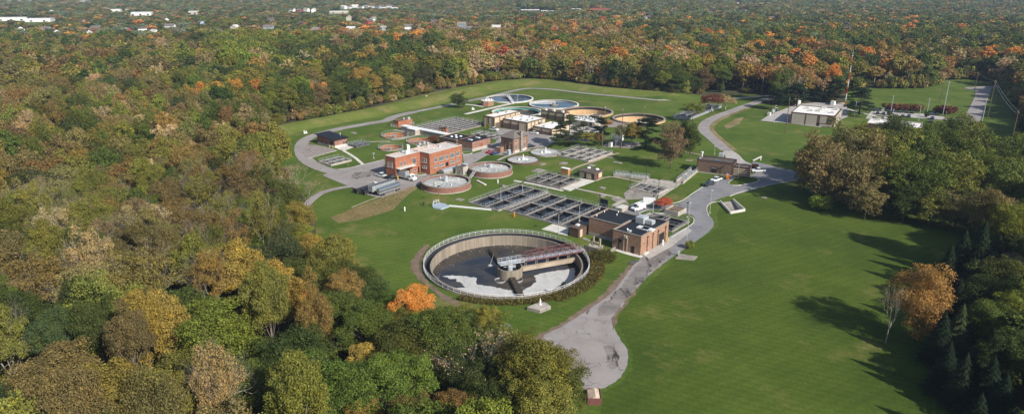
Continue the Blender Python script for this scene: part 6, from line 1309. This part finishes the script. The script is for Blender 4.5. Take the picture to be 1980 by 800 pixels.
for i, (k, X, Y, h, R, col) in enumerate(INDIV):
    x, y = proj(X, Y, h*.8); lm = min(LM, key=lambda q: (q[0][0]-x)**2+(q[0][1]-y)**2)[1]; byk.setdefault((col, SH[k], lm), []).append((x, i))
LBL = {}
for (col, shp, lm), L_ in byk.items():
    L_.sort(); n = len(L_)
    for j, (x, i) in enumerate(L_):
        s_ = f'{CN[col]} {shp} near {lm}'.replace('single ','')
        if n == 2: s_ += ', left of two alike' if j == 0 else ', right of two alike'
        elif n > 2: s_ += f', {ORD[j]} from left' if j <= n//2 else (', rightmost' if j == n-1 else f', {ORD[n-1-j]} from right')
        LBL[i] = s_
for i, (k, X, Y, h, R, col) in enumerate(INDIV): add_tree(k, X, Y, h, R, col, LBL[i], 'trees of the surrounding woods', seed=i)
# the far wood reads as one mass: one object whose points carry tree copies
pc = bpy.data.collections.new('woodland_kinds'); PI_ = {}
def reg(i, lod):
    if (i, lod) not in PI_:
        o = bpy.data.objects.new('kind_%03d' % len(PI_), PM[i][lod+'_one']); pc.objects.link(o); PI_[(i,lod)] = len(PI_)
    return PI_[(i,lod)]
wv, wi, wsc, wr, wt = [], [], [], [], []
def put(kind, X, Y, h, R, col, r):
    D = math.hypot(X, Y); lod = 'mid' if D < 520 else 'far' if D < 1000 else 'vf'; wv.append((X,Y,0.0)); wi.append(reg(pick(kind, r.randrange(9)), lod)); wsc.append((R/BR[kind],R/BR[kind],h/BH[kind])); wr.append(r.uniform(0,6.28)); wt.append(jit(PAL[col], r, .14))
r = random.Random(77)
for k, X, Y, h, R, col, x, y in rest: put(k, X, Y, h, R, col, r)
for i in idx:                                   # undergrowth between the trunks
    if PY[i] < 640:
        for _ in range(2 if PY[i] < 420 else 1):
          if r.random() < .85:
            X, Y = PX[i]+r.uniform(-5,5), PY[i]+r.uniform(-5,5); put('bush', X, Y, r.uniform(3,8), r.uniform(2.4,4.2), r.choice(['green','olive','darkgreen','brown','lime']), r)
cl_a = np.array(clr)                            # shrubby edge of the wood along the levee
for a_, b_ in zip(clr, clr[1:]+clr[:1]):
    L_ = math.dist(a_, b_); mx_, my_ = (a_[0]+b_[0])/2, (a_[1]+b_[1])/2
    x, y = proj(mx_, my_)
    if not (500 < x < 1330 and y < 285 or x > 1640 and y < 240): continue
    for k in range(int(L_/1.7)):
        t = r.random(); X, Y = a_[0]+(b_[0]-a_[0])*t, a_[1]+(b_[1]-a_[1])*t; cxm, cym = -20, 400; d = math.hypot(X-cxm,Y-cym); o_ = r.uniform(1,9); X += (X-cxm)/d*o_; Y += (Y-cym)/d*o_
        put(r.choice(['bush','full','full']), X, Y, r.uniform(4,6+o_), r.uniform(2.4,4.4), r.choice(['olive','olive','green','brown','tan','gold','lime','rust']), r)
me = bpy.data.meshes.new('woodland'); me.from_pydata(wv, [], [])
at = me.attributes.new('pid','INT','POINT'); at.data.foreach_set('value', wi)
at = me.attributes.new('psc','FLOAT_VECTOR','POINT'); at.data.foreach_set('vector', np.array(wsc,dtype=np.float32).ravel())
at = me.attributes.new('prot','FLOAT_VECTOR','POINT'); at.data.foreach_set('vector', np.array([(0,0,q) for q in wr],dtype=np.float32).ravel())
at = me.attributes.new('tint','FLOAT_VECTOR','POINT'); at.data.foreach_set('vector', np.array(wt,dtype=np.float32).ravel())
wo = link('woodland', me); wo['kind'] = 'stuff'; wo['label'] = 'far autumn woods that close in behind the plant'
ng = bpy.data.node_groups.new('scatter','GeometryNodeTree'); ng.interface.new_socket('Geometry', in_out='INPUT', socket_type='NodeSocketGeometry'); ng.interface.new_socket('Geometry', in_out='OUTPUT', socket_type='NodeSocketGeometry')
N = ng.nodes; gi = N.new('NodeGroupInput'); go = N.new('NodeGroupOutput'); ip = N.new('GeometryNodeInstanceOnPoints'); ci = N.new('GeometryNodeCollectionInfo'); ci.inputs['Collection'].default_value = pc; ci.inputs['Separate Children'].default_value = True
def na(nm, dt): q = N.new('GeometryNodeInputNamedAttribute'); q.data_type = dt; q.inputs['Name'].default_value = nm; return q.outputs['Attribute']
ip.inputs['Pick Instance'].default_value = True
e2r = N.new('FunctionNodeEulerToRotation'); ng.links.new(na('prot','FLOAT_VECTOR'), e2r.inputs[0])
ng.links.new(gi.outputs[0], ip.inputs['Points']); ng.links.new(ci.outputs[0], ip.inputs['Instance']); ng.links.new(na('pid','INT'), ip.inputs['Instance Index']); ng.links.new(e2r.outputs[0], ip.inputs['Rotation']); ng.links.new(na('psc','FLOAT_VECTOR'), ip.inputs['Scale']); ng.links.new(ip.outputs[0], go.inputs[0])
md = wo.modifiers.new('scatter','NODES'); md.node_group = ng
print('trees: individual', len(INDIV), 'mass', len(wv))
# tall weeds round the big tank and in the rough patches
r = np.random.default_rng(5); P_ = []; Nn = []
def weeds(cx_, cy_, R0, R1, a0, a1, n, h):
    a_ = r.uniform(a0, a1, n); q = r.uniform(R0, R1, n); c_ = r.uniform(.4, 1, n)
    return np.stack([cx_+q*np.cos(a_), cy_+q*np.sin(a_), h*c_*r.random(n)+.1], 1)
cx, cy, R = BIG
wp_ = np.concatenate([weeds(cx,cy,R+.3,R+3.0,rad(-118),rad(-20),6500,1.1), weeds(cx,cy,R+.4,R+4.6,rad(-62),rad(12),6500,1.6)])
nn_ = r.normal(0,1,wp_.shape); nn_[:,2] *= .3; lv = leaves(wp_, nn_/np.linalg.norm(nn_,axis=1)[:,None], .34, r, .3, .25); me = tree_mesh('weeds', lv, None); o = link('tall_weeds', me); o['kind'] = 'stuff'; o['tint'] = [.12,.105,.038]; o['label'] = 'rusty tall weeds around the front rim of the big tank'
gx, gy = G('O', 1165, 500); wp_ = weeds(gx, gy, 0, 4.2, 0, 6.28, 5000, 2.6); nn_ = r.normal(0,1,wp_.shape); lv = leaves(wp_, nn_/np.linalg.norm(nn_,axis=1)[:,None], .34, r, .3); o = link('tall_weeds', tree_mesh('weeds2', lv, None)); o['kind'] = 'stuff'; o['tint'] = [.085,.085,.025]; o['label'] = 'olive scrub between the big tank and the pump building'
xs, ys = [], []
while len(xs) < 9000:
    t = r.uniform(0,1,2); x, y = 640+t[0]*170, 360+t[1]*72
    X, Y = G('O', x, y)
    if inpoly(np.array([X]), np.array([Y]), ROUGH)[0]: xs.append(X); ys.append(Y)
wp_ = np.stack([xs, ys, r.random(len(xs))*.45+.05], 1); nn_ = r.normal(0,1,wp_.shape); lv = leaves(wp_, nn_/np.linalg.norm(nn_,axis=1)[:,None], .2, r, .3); o = link('dry_grass', tree_mesh('dry', lv, None)); o['kind'] = 'stuff'; o['tint'] = [.27,.225,.125]; o['label'] = 'dry tan grass on the slope below the trailers'
# ------------------------------------------------------------------ far buildings, signs, pylons
wallm = ['siding_white','siding_tan','siding_blue','siding_white','siding_white','brick_pink','barn_red']
for i, (x, y, X, Y) in enumerate(H_):
    r2 = random.Random(i); w, d, h = r2.uniform(11,17), r2.uniform(8,10), r2.uniform(4,6.5); rt = math.atan2(-X, Y)*-1+r2.uniform(-.5,.5)+(math.pi/2 if r2.random() < .2 else 0)
    wc = wallm[r2.randrange(7)] if i != 25 else 'barn_red'; side = 'left' if x < 660 else 'centre' if x < 1320 else 'right'
    cn = {'siding_white':'white','siding_tan':'tan','siding_blue':'blue grey','brick_pink':'pink brick','barn_red':'dark red'}[wc]
    a = T('house', f'{cn} gabled house in the far {side} town, house {i+1} of the town from left row' , 'house', (X,Y), rt, 'houses of the far town'); a.o['_x'] = x
    a.part('wall', MB().box(-w/2,-d/2,0,w/2,d/2,h).add([(-w/2,-d/2,h),(-w/2,d/2,h),(-w/2,0,h+d*.32),(w/2,-d/2,h),(w/2,d/2,h),(w/2,0,h+d*.32)],[(0,2,1),(3,4,5)]), wc)
    m = MB(); o_ = .5; zt = h+d*.32
    m.add([(-w/2-o_,-d/2-o_,h-.25),(w/2+o_,-d/2-o_,h-.25),(w/2+o_,0,zt+.02),(-w/2-o_,0,zt+.02),(-w/2-o_,d/2+o_,h-.25),(w/2+o_,d/2+o_,h-.25),(-w/2-o_,0,zt+.3),(w/2+o_,0,zt+.3),(-w/2-o_,-d/2-o_,h),(w/2+o_,-d/2-o_,h),(-w/2-o_,d/2+o_,h),(w/2+o_,d/2+o_,h)],[(8,9,7,6),(6,7,11,10),(0,3,2,1),(3,4,5,2),(0,1,9,8),(4,10,11,5)])
    a.part('roof', m, r2.choice(['shingle','roof_pale','roof_brown','concrete_old']))
    for k in (-.3,.3): a.part('window', MB().box(w*k-.7,-d/2-.06,1.4,w*k+.7,-d/2-.003,2.9), 'glass')
    a.part('door', MB().box(-.6,-d/2-.06,.1,.6,-d/2-.003,2.3), 'door_grey')
hs = sorted([o for o in C.objects if o.get('category') == 'house'], key=lambda o: o['_x'])
cnt = {}
for o in hs:
    c_ = o['label'].split(' gabled')[0]; side = 'left' if o['_x'] < 560 else 'middle' if o['_x'] < 1000 else 'right'; k = (c_, side); cnt.setdefault(k, []).append(o)
for (c_, side), L_ in cnt.items():
    n = len(L_)
    for j, o in enumerate(L_): o['label'] = f'{c_} gabled house in the far {side} part of town' + (f', {ORD[j]} from left' if n > 1 else ''); 
for o in hs: del o['_x']
for i, (x, y, X, Y, W, h, mt) in enumerate(FL_):
    lb = ['long white warehouse at the left border of the far town','white warehouse right of the first long one','white sheds behind the orange trees at far left','long white store building on the far left skyline','tiny white building near the top left horizon','tan store building right of the long store','dark flat brick building near the top centre','tan flat building beside the dark brick one','white flat building left of the far school','red brick school with broad roof near the top centre','tan flat building at the far right','tan long low building behind the upper left trees'][i]
    a = T('warehouse', lb, 'building', (X,Y), -math.atan2(X,Y)*.5, 'far commercial buildings'); D_ = 28
    a.part('wall', MB().box(-W/2,-D_/2,0,W/2,D_/2,h), mt); a.part('roof', MB().box(-W/2-.4,-D_/2-.4,h+.003,W/2+.4,D_/2+.4,h+.5), 'roof_white' if i != 9 else 'barn_red'); m = MB()
    for k in range(max(2,int(W/14))): t = -W/2+W*(k+.5)/max(2,int(W/14)); m.box(t-2,-D_/2-.08,.6,t+2,-D_/2-.003,h*.6)
    a.part('window_row', m, 'glass')
for x, y0, y1, lb in ((18,30,23,'white sign board on pole at the far left'),(101,30,20,'white square sign board on tall pole near the warehouse'),(145,28,19,'cream sign board on pole in the far left town'),(248,27,18,'white and blue sign board on pole beside the store')):
    X, Y = G('O', x, y0); h = hgt('O', x, y0, y1); a = T('sign_pole', lb, 'sign', (X,Y), 0, 'tall sign boards of the far town'); a.part('pole', MB().cyl(0,0,0,h-6,.5,8), 'galv'); a.part('board', MB().box(-4.5,-.4,h-6,4.5,.4,h), 'siding_white'); NOTREE.append([])
for x, lb in ((20,'leftmost lattice pylon on the horizon'),(39,'middle lattice pylon on the horizon'),(60,'right one of three lattice pylons on the horizon')):
    X, Y = G('O', x, 11); a = T('pylon', lb, 'pylon', (X,Y), 0, 'transmission pylons'); m = MB(); Hh_ = 38
    for sx in (-1,1):
        for sy in (-1,1): m.bar((sx*4,sy*4,0),(sx*.8,sy*.8,Hh_),.5)
    for k in range(8):
        z0, z1 = Hh_*k/8, Hh_*(k+1)/8; w0, w1 = 4-3.2*k/8, 4-3.2*(k+1)/8
        for sy in (-1,1): m.bar((-w0,sy*w0,z0),(w1,sy*w1,z1),.3); m.bar((w0,sy*w0,z0),(-w1,sy*w1,z1),.3)
    a.part('tower', m, 'galv'); a.part('crossarm', MB().box(-8,-.3,28,8,.3,28.6).box(-6,-.3,34,6,.3,34.6), 'galv')
# ------------------------------------------------------------------ light and air
SUN_AZ, SUN_EL = rad(-47), rad(34)
sd = Vector((math.cos(SUN_AZ)*math.cos(SUN_EL), math.sin(SUN_AZ)*math.cos(SUN_EL), math.sin(SUN_EL)))
sl = bpy.data.lights.new('sun','SUN'); sl.energy = 4.5; sl.angle = rad(.53); sl.color = (1,.95,.87); so = link('sun', sl); so.rotation_euler = sd.to_track_quat('Z','Y').to_euler(); so.location = (200,-200,300)
w = bpy.data.worlds.new('World'); C.world = w; w.use_nodes = True; nt = w.node_tree; bg = nt.nodes['Background']; sk = nt.nodes.new('ShaderNodeTexSky'); sk.sky_type = 'NISHITA'; sk.sun_disc = False; sk.sun_elevation = SUN_EL; sk.sun_rotation = math.atan2(sd.x, sd.y); sk.air_density = 1; sk.dust_density = 1.2
nt.links.new(sk.outputs[0], bg.inputs['Color']); bg.inputs['Strength'].default_value = .09
hz = MB().box(-3200,-150,-8,3200,2700,84); o = link('haze', mesh_of('haze', hz, 'steel')); o['kind'] = 'stuff'; o['label'] = 'thin blue haze over the far woods'
m = bpy.data.materials.new('haze'); m.use_nodes = True; n_ = m.node_tree; n_.nodes.clear(); ou = n_.nodes.new('ShaderNodeOutputMaterial'); pv = n_.nodes.new('ShaderNodeVolumePrincipled'); pv.inputs['Color'].default_value = (.55,.72,1.0,1); pv.inputs['Density'].default_value = .00008; pv.inputs['Anisotropy'].default_value = .0
n_.links.new(pv.outputs[0], ou.inputs['Volume']); o.data.materials.clear(); o.data.materials.append(m)
C.view_settings.view_transform = 'Standard'; C.view_settings.look = 'None'; C.view_settings.exposure = .43; C.view_settings.gamma = 1
cy_ = C.cycles; cy_.max_bounces = 5; cy_.diffuse_bounces = 2; cy_.glossy_bounces = 2; cy_.transmission_bounces = 2; cy_.volume_bounces = 0; cy_.transparent_max_bounces = 4; cy_.use_denoising = True
# outward normals on closed pieces
lab = {}
for o in C.objects:
    if o.parent is None and o.get('label') and o.get('category'): lab.setdefault(o['label'], []).append(o.name)
print('DUP', {k: v for k, v in lab.items() if len(v) > 1}); print('LEN', [k for k in lab if not 4 <= len(k.split()) <= 16])
